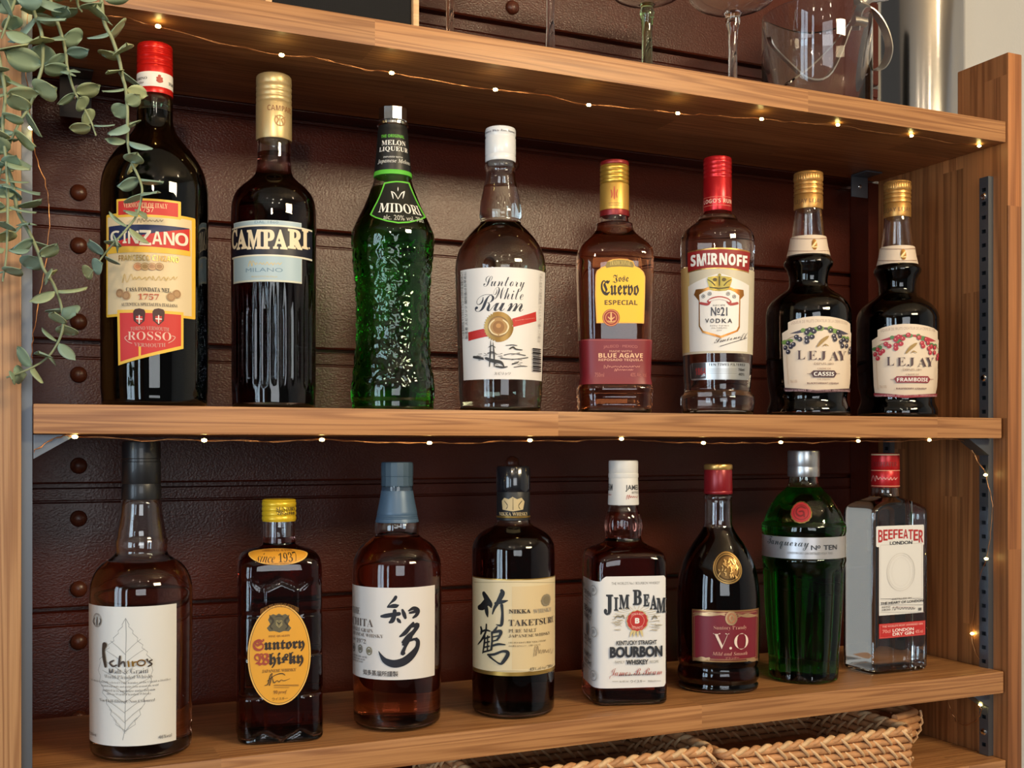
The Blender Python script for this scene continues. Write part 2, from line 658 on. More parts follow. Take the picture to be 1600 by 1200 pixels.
class Label:
    """printed paper on a bottle: everything is laid out flat in arc length and height, then wrapped on the glass"""

    def __init__(s, b, frame=(0, 0, 1), curved=False, off=0.00022, du=None, grow=0.0, dv=0.003, prof=None):
        s.dv = dv
        s.nk = 0
        s.prof = prof and sorted((b.Z(y, hw * b.q * b.cos / F), hw * b.q * b.cos / F, hw, y) for y, hw in prof)
        s.b, s.fr, s.curved = b, frame, curved
        s.mb = MB()
        s.off = off + grow
        s.du = du or 0.0035

    def p(s, x, y):
        ox, oy, k = s.fr
        x, y = ox + x / k, oy + y / k
        if s.prof:
            hw = s.hw_at(y)
            ph = math.asin(max(-0.985, min(0.985, (x - s.b.cx) / hw))) - s.b.delta
            return (ph * s.prof[0][1], s.b.Z(y, hw * s.b.q * s.b.cos / F))
        return s.b.uv(x, y)

    def hw_at(s, y):
        pr = sorted((e[3], e[2]) for e in s.prof)
        if y <= pr[0][0]:
            return pr[0][1]
        for (y0, h0), (y1, h1) in zip(pr, pr[1:]):
            if y <= y1:
                return h0 + (h1 - h0) * (y - y0) / (y1 - y0)
        return pr[-1][1]

    def turned(s, u, z, off):
        pr = s.prof
        r = pr[0][1] if z <= pr[0][0] else pr[-1][1]
        for a, b_ in zip(pr, pr[1:]):
            if a[0] <= z <= b_[0]:
                r = a[1] + (b_[1] - a[1]) * (z - a[0]) / max(1e-9, b_[0] - a[0])
        p = u / pr[0][1]
        return ((r + off) * math.sin(p), -(r + off) * math.cos(p), z)

    def k(s, w):
        return w / s.fr[2] * (s.b.q - 0.035) / F

    def put(s, vs, fs, mat):
        bm = bmesh.new()
        bv = [bm.verts.new((x, y, 0)) for x, y in vs]
        for f in fs:
            try:
                bm.faces.new([bv[i] for i in f])
            except ValueError:
                pass
        if any(len(f.verts) > 4 for f in bm.faces):
            bmesh.ops.triangulate(bm, faces=bm.faces[:])
        if not bm.verts:
            bm.free()
            return
        x0, x1 = min(v.co.x for v in bm.verts), max(v.co.x for v in bm.verts)
        y0, y1 = min(v.co.y for v in bm.verts), max(v.co.y for v in bm.verts)
        k = math.floor(x0 / s.du) + 1
        while k * s.du < x1 - 1e-6:
            bmesh.ops.bisect_plane(bm, geom=bm.verts[:] + bm.edges[:] + bm.faces[:], plane_co=(k * s.du, 0, 0), plane_no=(1, 0, 0), dist=1e-7)
            k += 1
        dv = s.dv if s.curved else 0.02
        k = math.floor(y0 / dv) + 1
        while k * dv < y1 - 1e-6:
            bmesh.ops.bisect_plane(bm, geom=bm.verts[:] + bm.edges[:] + bm.faces[:], plane_co=(0, k * dv, 0), plane_no=(0, 1, 0), dist=1e-7)
            k += 1
        bm.verts.index_update()
        out = [(s.turned if s.prof else s.b.ptn if s.curved else s.b.pt)(v.co.x, v.co.y, s.off) for v in bm.verts]
        fcs = []
        for f in bm.faces:
            ids = [v.index for v in f.verts]
            if f.normal.z < 0:
                ids = ids[::-1]
            fcs.append(ids)
        s.mb.add(out, fcs, mat)
        bm.free()
        s.nk += 1
        s.off += (0.0001 if s.curved else 0.00005) if s.nk < 20 else (0.00003 if s.curved else 0.000014)

    def box_uv(s, x0, y0, x1, y1):
        xm, ym = (x0 + x1) / 2, (y0 + y1) / 2
        return s.p(x0, ym)[0], s.p(xm, y1)[1], s.p(x1, ym)[0], s.p(xm, y0)[1]

    def rect(s, x0, y0, x1, y1, mat, r=0):
        a, b, c, d = s.box_uv(x0, y0, x1, y1)
        s.rectuv(a, b, c, d, mat, s.k(r) if r else 0)

    def rectuv(s, a, b, c, d, mat, r=0):
        if r:
            pts = []
            for (cx, cy, t0) in ((c - r, d - r, 0), (a + r, d - r, 90), (a + r, b + r, 180), (c - r, b + r, 270)):
                for i in range(6):
                    t = math.radians(t0 + i * 18)
                    pts.append((cx + r * math.cos(t), cy + r * math.sin(t)))
        else:
            pts = [(a, b), (c, b), (c, d), (a, d)]
        s.put(pts, [list(range(len(pts)))], mat)

    def frame_rect(s, x0, y0, x1, y1, w, mat):
        a, b, c, d = s.box_uv(x0, y0, x1, y1)
        w = s.k(w)
        o = [(a, b), (c, b), (c, d), (a, d)]
        i = [(a + w, b + w), (c - w, b + w), (c - w, d - w), (a + w, d - w)]
        s.put(o + i, [[0, 1, 5, 4], [1, 2, 6, 5], [2, 3, 7, 6], [3, 0, 4, 7]], mat)

    def poly(s, pts, mat):
        s.put([s.p(*q) for q in pts], [list(range(len(pts)))], mat)

    def ell(s, cx, cy, rx, ry, mat, n=36, star=0.0, teeth=0):
        u, v = s.p(cx, cy)
        a, b = s.k(rx), s.k(ry)
        pts = []
        for i in range(n):
            t = 2 * math.pi * i / n
            q = 1 - (star if (teeth and i % 2) else 0)
            pts.append((u + a * q * math.cos(t), v + b * q * math.sin(t)))
        s.put(pts, [list(range(n))], mat)

    def ring(s, cx, cy, rx, ry, w, mat, n=40):
        u, v = s.p(cx, cy)
        a, b, w = s.k(rx), s.k(ry), s.k(w)
        o = [(u + a * math.cos(2 * math.pi * i / n), v + b * math.sin(2 * math.pi * i / n)) for i in range(n)]
        q = [(u + (a - w) * math.cos(2 * math.pi * i / n), v + (b - w) * math.sin(2 * math.pi * i / n)) for i in range(n)]
        s.put(o + q, [[i, (i + 1) % n, n + (i + 1) % n, n + i] for i in range(n)], mat)

    def text(s, t, x0, y0, x1, y1, mat, font='r', off=0.0, arc=0, shear=0, rot=False):
        vs, fs = text_geo(t, font, off)
        if not vs:
            return
        a, b, c, d = s.box_uv(x0, y0, x1, y1)
        if rot:                                        # reads upwards
            out = [(c - y * (c - a), b + x * (d - b)) for x, y in vs]
            s.put(out, fs, mat)
            return
        bow = s.k(arc)
        sh = s.k(shear)
        b, d = b - min(0, sh), d - max(0, sh)
        out = [(a + x * (c - a), b + y * (d - b) + bow * (1 - (2 * x - 1) ** 2) + sh * x) for x, y in vs]
        s.put(out, fs, mat)

    def brush(s, strokes, mat, smooth=5):
        """strokes: lists of (x, y, width) along the stroke"""
        for st in strokes:
            uv = [(*s.p(x, y), s.k(w) / 2) for x, y, w in st]
            c = catmull(uv, smooth) if len(uv) > 2 else uv
            vs, fs = [], []
            N = len(c)
            for i, (u, v, w) in enumerate(c):
                du, dv = c[min(i + 1, N - 1)][0] - c[max(i - 1, 0)][0], c[min(i + 1, N - 1)][1] - c[max(i - 1, 0)][1]
                l = math.hypot(du, dv) or 1
                vs += [(u - dv / l * w, v + du / l * w), (u + dv / l * w, v - du / l * w)]
            fs = [(2 * i, 2 * i + 1, 2 * i + 3, 2 * i + 2) for i in range(N - 1)]
            for (u, v, w) in (c[0], c[-1]):            # round ends
                o = len(vs)
                vs += [(u + w * math.cos(t * math.pi / 5), v + w * math.sin(t * math.pi / 5)) for t in range(10)]
                fs.append(tuple(range(o, o + 10)))
            s.put(vs, fs, mat)

    def lines(s, x0, x1, ys, w, mat):
        for y in ys:
            s.brush([[(x0, y, w), ((x0 + x1) / 2, y, w), (x1, y, w)]], mat)

    def scrib(s, x0, y0, x1, y1, mat, n=9, w=1.2, seed=1):
        """handwritten signature running from left to right"""
        rnd = random.Random(seed)
        pts = []
        for i in range(n * 2):
            t = i / (n * 2 - 1)
            x = x0 + (x1 - x0) * t + rnd.uniform(-1, 1) * (x1 - x0) * 0.02
            h = (1.0 if i < 4 else rnd.uniform(0.25, 0.55)) * (y1 - y0)
            ym = (y0 + y1) / 2
            pts.append((x, ym - h / 2 if i % 2 else ym + h / 2, w * rnd.uniform(0.6, 1.3)))
        s.brush([pts], mat, 4)

    def build(s, name='front_label', label=None, part=None):
        o = s.mb.build(name, None, part or s.b.root, smooth=60, fix=False)
        if label:
            o['label'] = label
        return o

# ------------------------------------------------------------------ materials of the place
OAK = wood('oak_shelf', 'X', rgb(190, 136, 86), rgb(128, 78, 42), stave=0.042, seg=0.5, ring=0.8)
OAKP = wood('oak_panel', 'Z', rgb(186, 122, 72), rgb(114, 65, 34), stave=0.034, seg=0.42, ring=0.32, across='Y')
OAKF = wood('oak_frame', 'Z', rgb(208, 158, 110), rgb(150, 100, 62), stave=0.05, seg=0.9, ring=0.7, across='Y')
STEEL = plain('brushed_steel', rgb(176, 178, 182), 0.28, 1.0)
DARKSTEEL = plain('rail_steel', rgb(112, 118, 126), 0.45, 0.85)
CHROME = plain('polished_chrome', rgb(225, 224, 222), 0.07, 1.0)
BLACK = plain('black_gap', rgb(12, 9, 8), 0.8)
COPPER = plain('copper_wire', rgb(200, 140, 90), 0.35, 0.9)
WHITEWALL = plain('white_plaster', rgb(214, 213, 211), 0.85, bump=0.25, bscale=160)


def paint():
    m, nt, b = newmat('brown_board_paint')
    tc = nt.nodes.new('ShaderNodeTexCoord')
    n = nt.nodes.new('ShaderNodeTexNoise')
    n.inputs['Scale'].default_value = 520
    n.inputs['Detail'].default_value = 3
    n2 = nt.nodes.new('ShaderNodeTexNoise')
    n2.inputs['Scale'].default_value = 5
    n2.inputs['Detail'].default_value = 4
    mp = nt.nodes.new('ShaderNodeMapping')
    mp.inputs['Scale'].default_value = (0.75, 1, 1)
    nt.links.new(tc.outputs['Object'], mp.inputs['Vector'])
    nt.links.new(mp.outputs['Vector'], n.inputs['Vector'])
    nt.links.new(tc.outputs['Object'], n2.inputs['Vector'])
    r = nt.nodes.new('ShaderNodeValToRGB')
    r.color_ramp.elements[0].position = 0.3
    r.color_ramp.elements[1].position = 0.75
    r.color_ramp.elements[0].color = (*rgb(64, 20, 8), 1)
    r.color_ramp.elements[1].color = (*rgb(84, 31, 14), 1)
    nt.links.new(n2.outputs['Fac'], r.inputs['Fac'])
    nt.links.new(r.outputs['Color'], b.inputs['Base Color'])
    bp = nt.nodes.new('ShaderNodeBump')
    bp.inputs['Strength'].default_value = 0.26
    bp.inputs['Distance'].default_value = 0.0016
    nt.links.new(n.outputs['Fac'], bp.inputs['Height'])
    nt.links.new(bp.outputs['Normal'], b.inputs['Normal'])
    setp(b, Roughness=0.3, Specular_IOR_Level=0.42)
    return m


PAINT = paint()

# ------------------------------------------------------------------ the room
YB = 0.26                                   # face of the wall boards
gaps = [EYE + 0.6605, EYE + 0.5220, EYE + 0.3846, EYE + 0.2470, EYE + 0.1115, EYE - 0.0396, EYE - 0.1690, EYE - 0.305, EYE - 0.443, EYE - 0.58]
mb = MB()
xl, xr = -0.5, 1.147
prof = []
for i in range(len(gaps) - 1):
    t, bt = gaps[i], gaps[i + 1]
    prof += [(YB + 0.012, t - 0.0022), (YB + 0.003, t - 0.0024), (YB + 0.001, t - 0.0035), (YB + 0.0012, t - 0.0150), (YB + 0.0030, t - 0.0162),
             (YB + 0.0030, t - 0.0170), (YB + 0.0004, t - 0.0185), (YB, t - 0.030), (YB, bt + 0.004), (YB + 0.0015, bt + 0.0022), (YB + 0.012, bt + 0.002)]
vs = []
for (y, z) in prof:
    vs += [(xl, y, z), (xr, y, z)]
mb.add(vs, [(2 * i, 2 * i + 1, 2 * i + 3, 2 * i + 2) for i in range(len(prof) - 1)], PAINT)
mb.box((xl, YB + 0.0125, gaps[-1]), (xr, YB + 0.03, gaps[0]), BLACK)
wall_back = tag(mb.build('wall_back', None, smooth=30, fix=False), kind='structure')
BOLT = plain('painted_bolt', rgb(84, 40, 24), 0.35)
for i in range(1, len(gaps) - 1):
    for xb in (0.067, 0.5665):
        for dz in (0.021, -0.0345):
            m2 = MB()
            m2.lathe([(0.0086, 0.0), (0.0086, 0.002), (0.0072, 0.0045), (0.004, 0.0062), (0.0006, 0.0068)], 20, BOLT)
            o = m2.build('bolt', None, wall_back, smooth=60)
            o.rotation_euler = (math.radians(90), 0, 0)
            o.location = (xb, YB, gaps[i] + dz)


def plane_box(name, a, b, mat, kind='structure'):
    m_ = MB()
    m_.box(a, b, mat)
    return tag(m_.build(name), kind=kind)


plane_box('wall_right', (1.20, 0.45, -1.3), (2.5, 0.47, 1.2), WHITEWALL)
plane_box('wall_side', (2.48, -4.2, -1.3), (2.52, 0.47, 1.2), WHITEWALL)
plane_box('floor', (-2.4, -4.2, -1.34), (2.52, 0.47, -1.3), plain('floor_boards', rgb(92, 62, 42), 0.4))
plane_box('ceiling', (-2.4, -4.2, 1.2), (2.52, 0.47, 1.24), plain('ceiling_plaster', rgb(205, 190, 170), 0.9))
# wall on the left with the window openings
m_ = MB()
LW = plain('left_plaster', rgb(150, 120, 96), 0.9)
for (a, b) in (((-4.2), (-3.15)), ((-2.65), (-2.0)), ((-0.92), (0.47))):
    m_.box((-2.4, a, -1.3), (-2.3, b, 1.2), LW)
for (a, b) in ((-3.15, -2.65), (-2.0, -0.92)):
    m_.box((-2.4, a, -1.3), (-2.3, b, -0.70), LW)
    m_.box((-2.4, a, 0.70), (-2.3, b, 1.2), LW)
tag(m_.build('wall_left'), kind='structure')
FR = plain('window_frame_paint', rgb(60, 44, 34), 0.5)
for i, (a, b) in enumerate(((-3.15, -2.65), (-2.0, -0.92))):
    m_ = MB()
    m_.box((-2.34, a, -0.70), (-2.27, a + 0.035, 0.70), FR)
    m_.box((-2.34, b - 0.035, -0.70), (-2.27, b, 0.70), FR)
    m_.box((-2.34, a, -0.70), (-2.27, b, -0.675), FR)
    m_.box((-2.34, a, 0.675), (-2.27, b, 0.70), FR)
    if i:
        m_.box((-2.34, -1.485, -0.70), (-2.27, -1.435, 0.70), FR)
    tag(m_.build('window_%d' % (i + 1)), kind='structure')

# metal flue pipe behind the corner post
c = P(1437, 300, 0.33)
m_ = MB()
m_.lathe([(0.066, -1.3), (0.066, 1.2)], 64, plain('brushed_flue', rgb(206, 202, 196), 0.16, 1.0), c=(c.x, c.y))
o = m_.build('metal_pipe', smooth=40)
tag(o, 'shiny metal pipe standing behind the right corner post', 'pipe')

# ------------------------------------------------------------------ shelving
ZM, ZMB = 0.0, -0.0247
ZU, ZUB = 0.362, 0.3365
ZL, ZLB = -0.309, -0.3355
ZF, ZFB = -0.4175, -0.443


def shelf(label, x0, x1, z0, z1, ox):
    m_ = MB()
    m_.box((x0 - ox, 0.0, z0), (x1 - ox, 0.222, z1), OAK, bev=0.0014)
    o = m_.build('shelf_board', smooth=30)
    o.location.x = ox
    return tag(o, label, 'shelf', 'oak shelf boards')


sU = shelf('highest oak shelf board, carrying the stemware and ice bucket', 0.0188, 1.1105, ZUB, ZU, 0.31)
sM = shelf('middle oak shelf board under the back row of tall bottles with fairy lights below', 0.0185, 1.1035, ZMB, ZM, 0.0)
sL = shelf('lower oak shelf board carrying the whisky and gin bottles', 0.0185, 1.1065, ZLB, ZL, 0.17)
sF = shelf('lowest oak shelf board under the wicker baskets', 0.0188, 1.1105, ZFB, ZF, 0.55)


def side_panel(label, x0, x1, parts, mat):
    m_ = MB()
    for (y0, y1, z0, z1) in parts:
        m_.box((x0, y0, z0), (x1, y1, z1), mat, bev=0.0015)
    o = m_.build('side_panel', smooth=30)
    return tag(o, label, 'panel')


pR = side_panel('right oak side panel with a steel shelf rail and a raised corner post', 1.112, 1.135,
                [(-0.002, 0.078, -0.50, EYE + 0.483), (0.0785, 0.222, -0.50, ZUB + 0.002)], OAKP)
pL = side_panel('left oak side panel half hidden by the hanging eucalyptus', -0.016, 0.0095,
                [(-0.002, 0.222, -0.50, 0.80)], OAKF)
# dark corner strip where the panel meets the boards
m_ = MB()
m_.box((1.095, 0.2225, -0.5), (1.135, 0.2585, 0.334), PAINT)
tag(m_.build('trim_1'), kind='structure')
m_ = MB()
m_.box((-0.05, 0.2265, ZUB - 0.0005), (1.095, 0.2585, ZU), PAINT, bev=0.001)
tag(m_.build('trim_2'), kind='structure')


def rail(parent, x_face, side, y0, y1, z0, z1, pitch=0.0172, screws=()):
    """slotted steel channel on a panel face; side = -1 faces left, +1 faces right"""
    m_ = MB()
    d = 0.0085
    xf = x_face + side * d

    def bx(xa, xb, ya, yb, za, zb, mat=DARKSTEEL):
        m_.box((min(xa, xb), ya, za), (max(xa, xb), yb, zb), mat)
    yc = (y0 + y1) / 2
    bx(x_face, xf, y0, y0 + 0.0012, z0, z1)
    bx(x_face, xf, y1 - 0.0012, y1, z0, z1)
    t = side * 0.0012
    bx(xf - t, xf, y0 + 0.0012, yc - 0.0032, z0, z1)
    bx(xf - t, xf, yc + 0.0032, y1 - 0.0012, z0, z1)
    z = z0
    zz = z0 + pitch * 0.6
    while zz + 0.005 < z1:
        bx(xf - t, xf, yc - 0.0032, yc + 0.0032, z, zz)
        z = zz + 0.0048
        zz += pitch
    bx(xf - t, xf, yc - 0.0032, yc + 0.0032, z, z1)
    bx(x_face + side * 0.0003, x_face + side * 0.0008, y0 + 0.0013, y1 - 0.0013, z0 + 0.001, z1 - 0.001, BLACK)  # black sheet over the panel stands in for the shade behind the slots
    r = m_.build('slotted_rail', None, parent)
    for zs in screws:
        s2 = MB()
        s2.lathe([(0.0042, 0), (0.0042, 0.0008), (0.003, 0.0022), (0.0012, 0.0024)], 20, CHROME)
        o = s2.build('screw', None, r, smooth=40)
        o.rotation_euler = (0, math.radians(90 * side), 0)
        o.location = (xf, yc, zs)
    return r


rail(pR, 1.112, -1, 0.0205, 0.0345, ZF + 0.0005, EYE + 0.336, screws=(EYE + 0.312, EYE + 0.087, EYE - 0.352))
rail(pR, 1.112, -1, 0.190, 0.203, ZL + 0.001, ZMB - 0.001)
rail(pL, 0.0095, 1, 0.016, 0.030, ZF + 0.0005, EYE + 0.40, screws=(EYE + 0.3,))


def bracket(parent, px, py, s=None, w=0.032, h=0.030, sticker=False, Y=0.205, mat=None):
    STEEL = mat or DARKSTEEL
    """steel angle under a shelf: plate against the underside and a hanging plate"""
    p = P(px, py, Y)
    lx = parent.location.x
    zt = p.z
    m_ = MB()
    m_.box((p.x - w / 2 - lx, Y - 0.03, zt - 0.0022), (p.x + w / 2 - lx, Y, zt - 0.0002), STEEL, bev=0.0006)
    m_.box((p.x - w / 2 - lx, Y - 0.002, zt - h), (p.x + w / 2 - lx, Y, zt - 0.0022), STEEL, bev=0.0008)
    o = m_.build('bracket', None, parent, smooth=30)
    s2 = MB()
    s2.lathe([(0.0028, 0), (0.0028, 0.0006), (0.001, 0.0016)], 14, CHROME)
    q = s2.build('screw', None, o, smooth=40)
    q.rotation_euler = (math.radians(90), 0, 0)
    q.location = (p.x - lx, Y - 0.002, zt - h * 0.5)
    return o


pz = P(1342, 265, 0.205)
br = bracket(sU, 1342, 700 - (ZUB - EYE) * 1750 / ((1.205) / ray(1342, 700).y), w=0.028, h=0.030)
br = bracket(sU, 118, 700 - (ZUB - EYE) * 1750 / ((1.205) / ray(118, 700).y), w=0.030, h=0.042, mat=plain('dark_bracket', rgb(70, 66, 64), 0.5, 0.4))
m_ = MB()
m_.lathe([(0.0045, 0), (0.0045, 0.0004)], 20, ink(226, 224, 220, 'paper'))
pb_ = P(122, 140, 0.203)
o = m_.build('sticker', None, br)
o.rotation_euler = (math.radians(90), 0, 0)
o.location = (pb_.x - sU.location.x, 0.2029, pb_.z)
m_ = MB()
m_.box((-0.0018, -0.0018, 0), (0.0018, 0.0018, 0.0006), ink(30, 30, 30))
o2 = m_.build('print', None, br)
o2.rotation_euler = (math.radians(90), 0, 0)
o2.location = o.location


def arm(parent, x, zt, side):
    """support clip that hooks in the rail and carries the shelf end"""
    lx = parent.location.x
    m_ = MB()
    a = x - lx
    m_.add([(a, 0.018, zt - 0.0006), (a - side * 0.034, 0.018, zt - 0.0006), (a, 0.018, zt - 0.021), (a, 0.037, zt - 0.0006), (a - side * 0.034, 0.037, zt - 0.0006), (a, 0.037, zt - 0.021)],
           [(0, 1, 2), (5, 4, 3), (0, 3, 4, 1), (1, 4, 5, 2), (2, 5, 3, 0)], DARKSTEEL)
    return m_.build('support_clip', None, parent)


arm(sM, 1.1030, ZMB, 1)
arm(sM, 0.0188, ZMB, -1)
arm(sL, 1.1030, ZLB, 1)

# ------------------------------------------------------------------ things on the highest shelf
# small loudspeaker: wooden shell with a dark mesh front
m_ = MB()
a, b = P(415, 0, 0.03), P(655, 0, 0.03)
sp = thing('loudspeaker', 'loudspeaker with pale wooden case and black mesh front on the highest shelf', 'speaker', (0, 0, 0))
x0, x1 = a.x, b.x
z0, z1 = ZU + 0.0005, ZU + 0.105
WD = wood('speaker_wood', 'X', rgb(222, 180, 130), rgb(196, 150, 100), stave=0.2)
for (p, q) in (((x0, 0.03, z0), (x1, 0.11, z0 + 0.006)), ((x0, 0.03, z1 - 0.006), (x1, 0.11, z1)),
               ((x0, 0.03, z0 + 0.006), (x0 + 0.006, 0.11, z1 - 0.006)), ((x1 - 0.006, 0.03, z0 + 0.006), (x1, 0.11, z1 - 0.006))):
    m_.box(p, q, WD, bev=0.0012)
m_.build('case', None, sp, smooth=30)


def mesh_cloth():
    m, nt, b_ = newmat('speaker_mesh')
    tc = nt.nodes.new('ShaderNodeTexCoord')
    v = nt.nodes.new('ShaderNodeTexVoronoi')
    v.inputs['Scale'].default_value = 520
    v.inputs['Randomness'].default_value = 0.1
    nt.links.new(tc.outputs['Object'], v.inputs['Vector'])
    r = nt.nodes.new('ShaderNodeValToRGB')
    r.color_ramp.elements[0].color = (0.002, 0.002, 0.002, 1)
    r.color_ramp.elements[1].color = (0.012, 0.012, 0.013, 1)
    r.color_ramp.elements[1].position = 0.5
    nt.links.new(v.outputs['Distance'], r.inputs['Fac'])
    nt.links.new(r.outputs['Color'], b_.inputs['Base Color'])
    setp(b_, Roughness=0.85, Specular_IOR_Level=0.2)
    return m


m_ = MB()
m_.box((x0 + 0.0065, 0.034, z0 + 0.0065), (x1 - 0.0065, 0.108, z1 - 0.0065), mesh_cloth(), bev=0.002)
m_.build('grille', None, sp, smooth=30)

CLEAR = glassmat('clear_glass')
AMBERG = glassmat('amber_glass', (0.95, 0.55, 0.12), 60)
GREENG = glassmat('green_stem_glass', (0.45, 0.85, 0.25), 60)
PINKG = glassmat('rosy_glass', (1.0, 0.88, 0.86), 14)


def stemware(label, cx, Y, mat, prof):
    """prof: (y, half width) px above the shelf; foot added"""
    b = P(cx, 700, Y)
    d = ray(cx, 700)
    q = (1 + Y) / d.y
    k = q / F
    root = thing('stemmed_glass', label, 'glass', (b.x, Y, ZU + 0.0004), 0, 'stemmed glasses on the highest shelf')
    up = [(hw * k, EYE + (700 - y) * k - ZU) for y, hw in prof]
    up.sort(key=lambda t: t[1])
    up = [u for u in up if u[1] > 0.014]
    foot = [(0.001, 0.0), (0.033, 0.0), (0.0335, 0.001), (0.031, 0.002), (0.012, 0.0045), (up[0][0] * 1.2, 0.010)]
    zb = [i for i, (r, z) in enumerate(up) if r > up[0][0] * 2.2]
    cut = zb[0] if zb else len(up)
    st = MB()
    st.lathe([(0.0006, 0)] + foot[1:] + up[:cut] + [(up[cut - 1][0] * 0.6, up[cut - 1][1] + 0.0015)], 32, mat)
    st.build('stem', None, root, smooth=50)
    bowl = up[cut - 1:]
    t = 0.0011
    out = [(r, z + 0.0016) for r, z in bowl]
    inn = [(max(r - t, 0.0005), z + 0.0016 + (t if i < 3 else 0)) for i, (r, z) in enumerate(bowl)][::-1]
    cb = catmull(out, 4)
    ci = catmull(inn, 4)
    bw = MB()
    bw.lathe([(0.0004, out[0][1])] + cb + ci + [(0.0003, out[0][1] + t)], 48, CLEAR if mat is not GREENG else glassmat('pale_green_bowl', (0.75, 0.95, 0.65), 25))
    bw.build('bowl', None, root, smooth=60)
    return root


stemware('stemmed glass with a golden amber stem beside the loudspeaker', 703, 0.07, AMBERG, [(150, 7), (60, 6), (-10, 6), (-60, 9), (-80, 30), (-120, 46), (-200, 44)])
stemware('stemmed glass with a slim clear stem, second from the loudspeaker', 860, 0.07, PINKG, [(110, 8), (75, 7.5), (30, 6), (-10, 7), (-45, 9), (-62, 30), (-100, 50), (-190, 46)])
stemware('stemmed glass with a green stem', 1011, 0.06, GREENG, [(140, 11), (103, 8.5), (60, 8), (32, 9), (26, 11), (19, 11.5), (12, 9), (8, 12), (1, 40), (-10, 58), (-40, 70), (-90, 74)])
stemware('wide coupe glass with a clear stem next to the ice bucket', 1145, 0.06, CLEAR, [(160, 9), (124, 7), (80, 6.5), (48, 8), (35, 11.5), (26, 11), (41 - 20, 14), (14, 44), (0, 66), (-30, 76), (-60, 78)])

# glass ice bucket with a steel swing handle
bk = P(1276, 700, 0.115)
kq = 1.115 / ray(1276, 700).y
R = 87 * kq * 0.965 / F
H = EYE + (700 - 27) * kq / F - ZU
root = thing('ice_bucket', 'clear glass ice bucket with a bent steel handle on the highest shelf', 'ice bucket', (bk.x, 0.115, ZU + 0.0004))
t = 0.003
m_ = MB()
m_.lathe([(R - 0.004, 0), (R, 0.004), (R, H - 0.001), (R - 0.0012, H), (R - t + 0.0006, H), (R - t, H - 0.001), (R - t, 0.016), (R - t - 0.006, 0.011), (0.001, 0.010)], 96, CLEAR)
m_.v.append((0, 0, 0))
m_.build('glass_body', None, root, smooth=50)
SATIN = plain('satin_steel', rgb(196, 190, 180), 0.3, 1.0)
W = lambda px, py, Y: P(px, py, Y) - Vector((bk.x, 0.115, ZU + 0.0004))
hp = [W(1336, 50, 0.075), W(1340, 22, 0.070), W(1352, 11, 0.066), W(1368, 22, 0.062), W(1382, 45, 0.06), W(1389, 72, 0.06), W(1386, 92, 0.062), W(1377, 106, 0.066), W(1364, 110, 0.07)]
m_ = MB()
m_.ribbon(catmull([tuple(p) for p in hp], 5), (0.0, 0.0065, 0.002), 0.0014, SATIN)
m_.build('handle', None, root, smooth=60)
m_ = MB()
m_.tube([W(1332, 36, 0.071), W(1350, 38, 0.068)], 0.006, SATIN, 16)
m_.tube([W(1338, 14, 0.08), W(1356, -8, 0.08), W(1384, -14, 0.08)], [0.006, 0.010, 0.012], SATIN, 16)
m_.build('hinge', None, root, smooth=60)
tg = thing('ice_tongs', 'steel ice tongs standing inside the glass ice bucket', 'tongs', (0, 0, 0))
m_ = MB()
pa = [P(1229, 132, 0.09), P(1262, 104, 0.095), P(1300, 68, 0.10), P(1330, 34, 0.105), P(1342, 14, 0.108), P(1338, 2, 0.112)]
m_.ribbon(catmull([tuple(p) for p in pa], 5), (0.0015, 0.006, 0.001), 0.0016, CHROME)
m_.build('arm', None, tg, smooth=60)
m_ = MB()
pb = [P(1203, 58, 0.125), P(1210, 74, 0.125), P(1228, 92, 0.125), P(1262, 112, 0.125), P(1300, 100, 0.122), P(1330, 40, 0.118), P(1338, 2, 0.112)]
m_.ribbon(catmull([tuple(p) for p in pb], 5), (0.002, 0.006, 0.002), 0.0016, SATIN)
m_.build('arm', None, tg, smooth=60)

# ------------------------------------------------------------------ fairy lights
m, nt, b = newmat('fairy_bulb')
setp(b, Base_Color=(1, 0.9, 0.6), Emission_Color=(1.0, 0.78, 0.25, 1), Emission_Strength=38)
BULB = m


def string_light(label, wire, bulbs, seed=1):
    rnd = random.Random(seed)
    root = thing('string_light', label, 'fairy lights')
    w = catmull([tuple(p) for p in wire], 5)
    w = [tuple(c + rnd.uniform(-0.0007, 0.0007) for c in p) for p in w]
    m_ = MB()
    m_.tube(w, 0.00032, COPPER, 6)
    w2 = [(p[0], p[1] + 0.0006 * math.sin(i * 1.3), p[2] + 0.0009 * math.cos(i * 1.1)) for i, p in enumerate(w)]
    m_.tube(w2, 0.00028, COPPER, 6)
    m_.build('wire', None, root, smooth=60)
    for p in bulbs:
        m_ = MB()
        m_.lathe([(0.0002, -0.0019), (0.0016, -0.0013), (0.0021, 0), (0.0016, 0.0013), (0.0002, 0.0019)], 10, BULB)
        o = m_.build('bulb', None, root, smooth=60)
        o.location = p
        o.scale = (1.25, 1, 0.85)
    return root


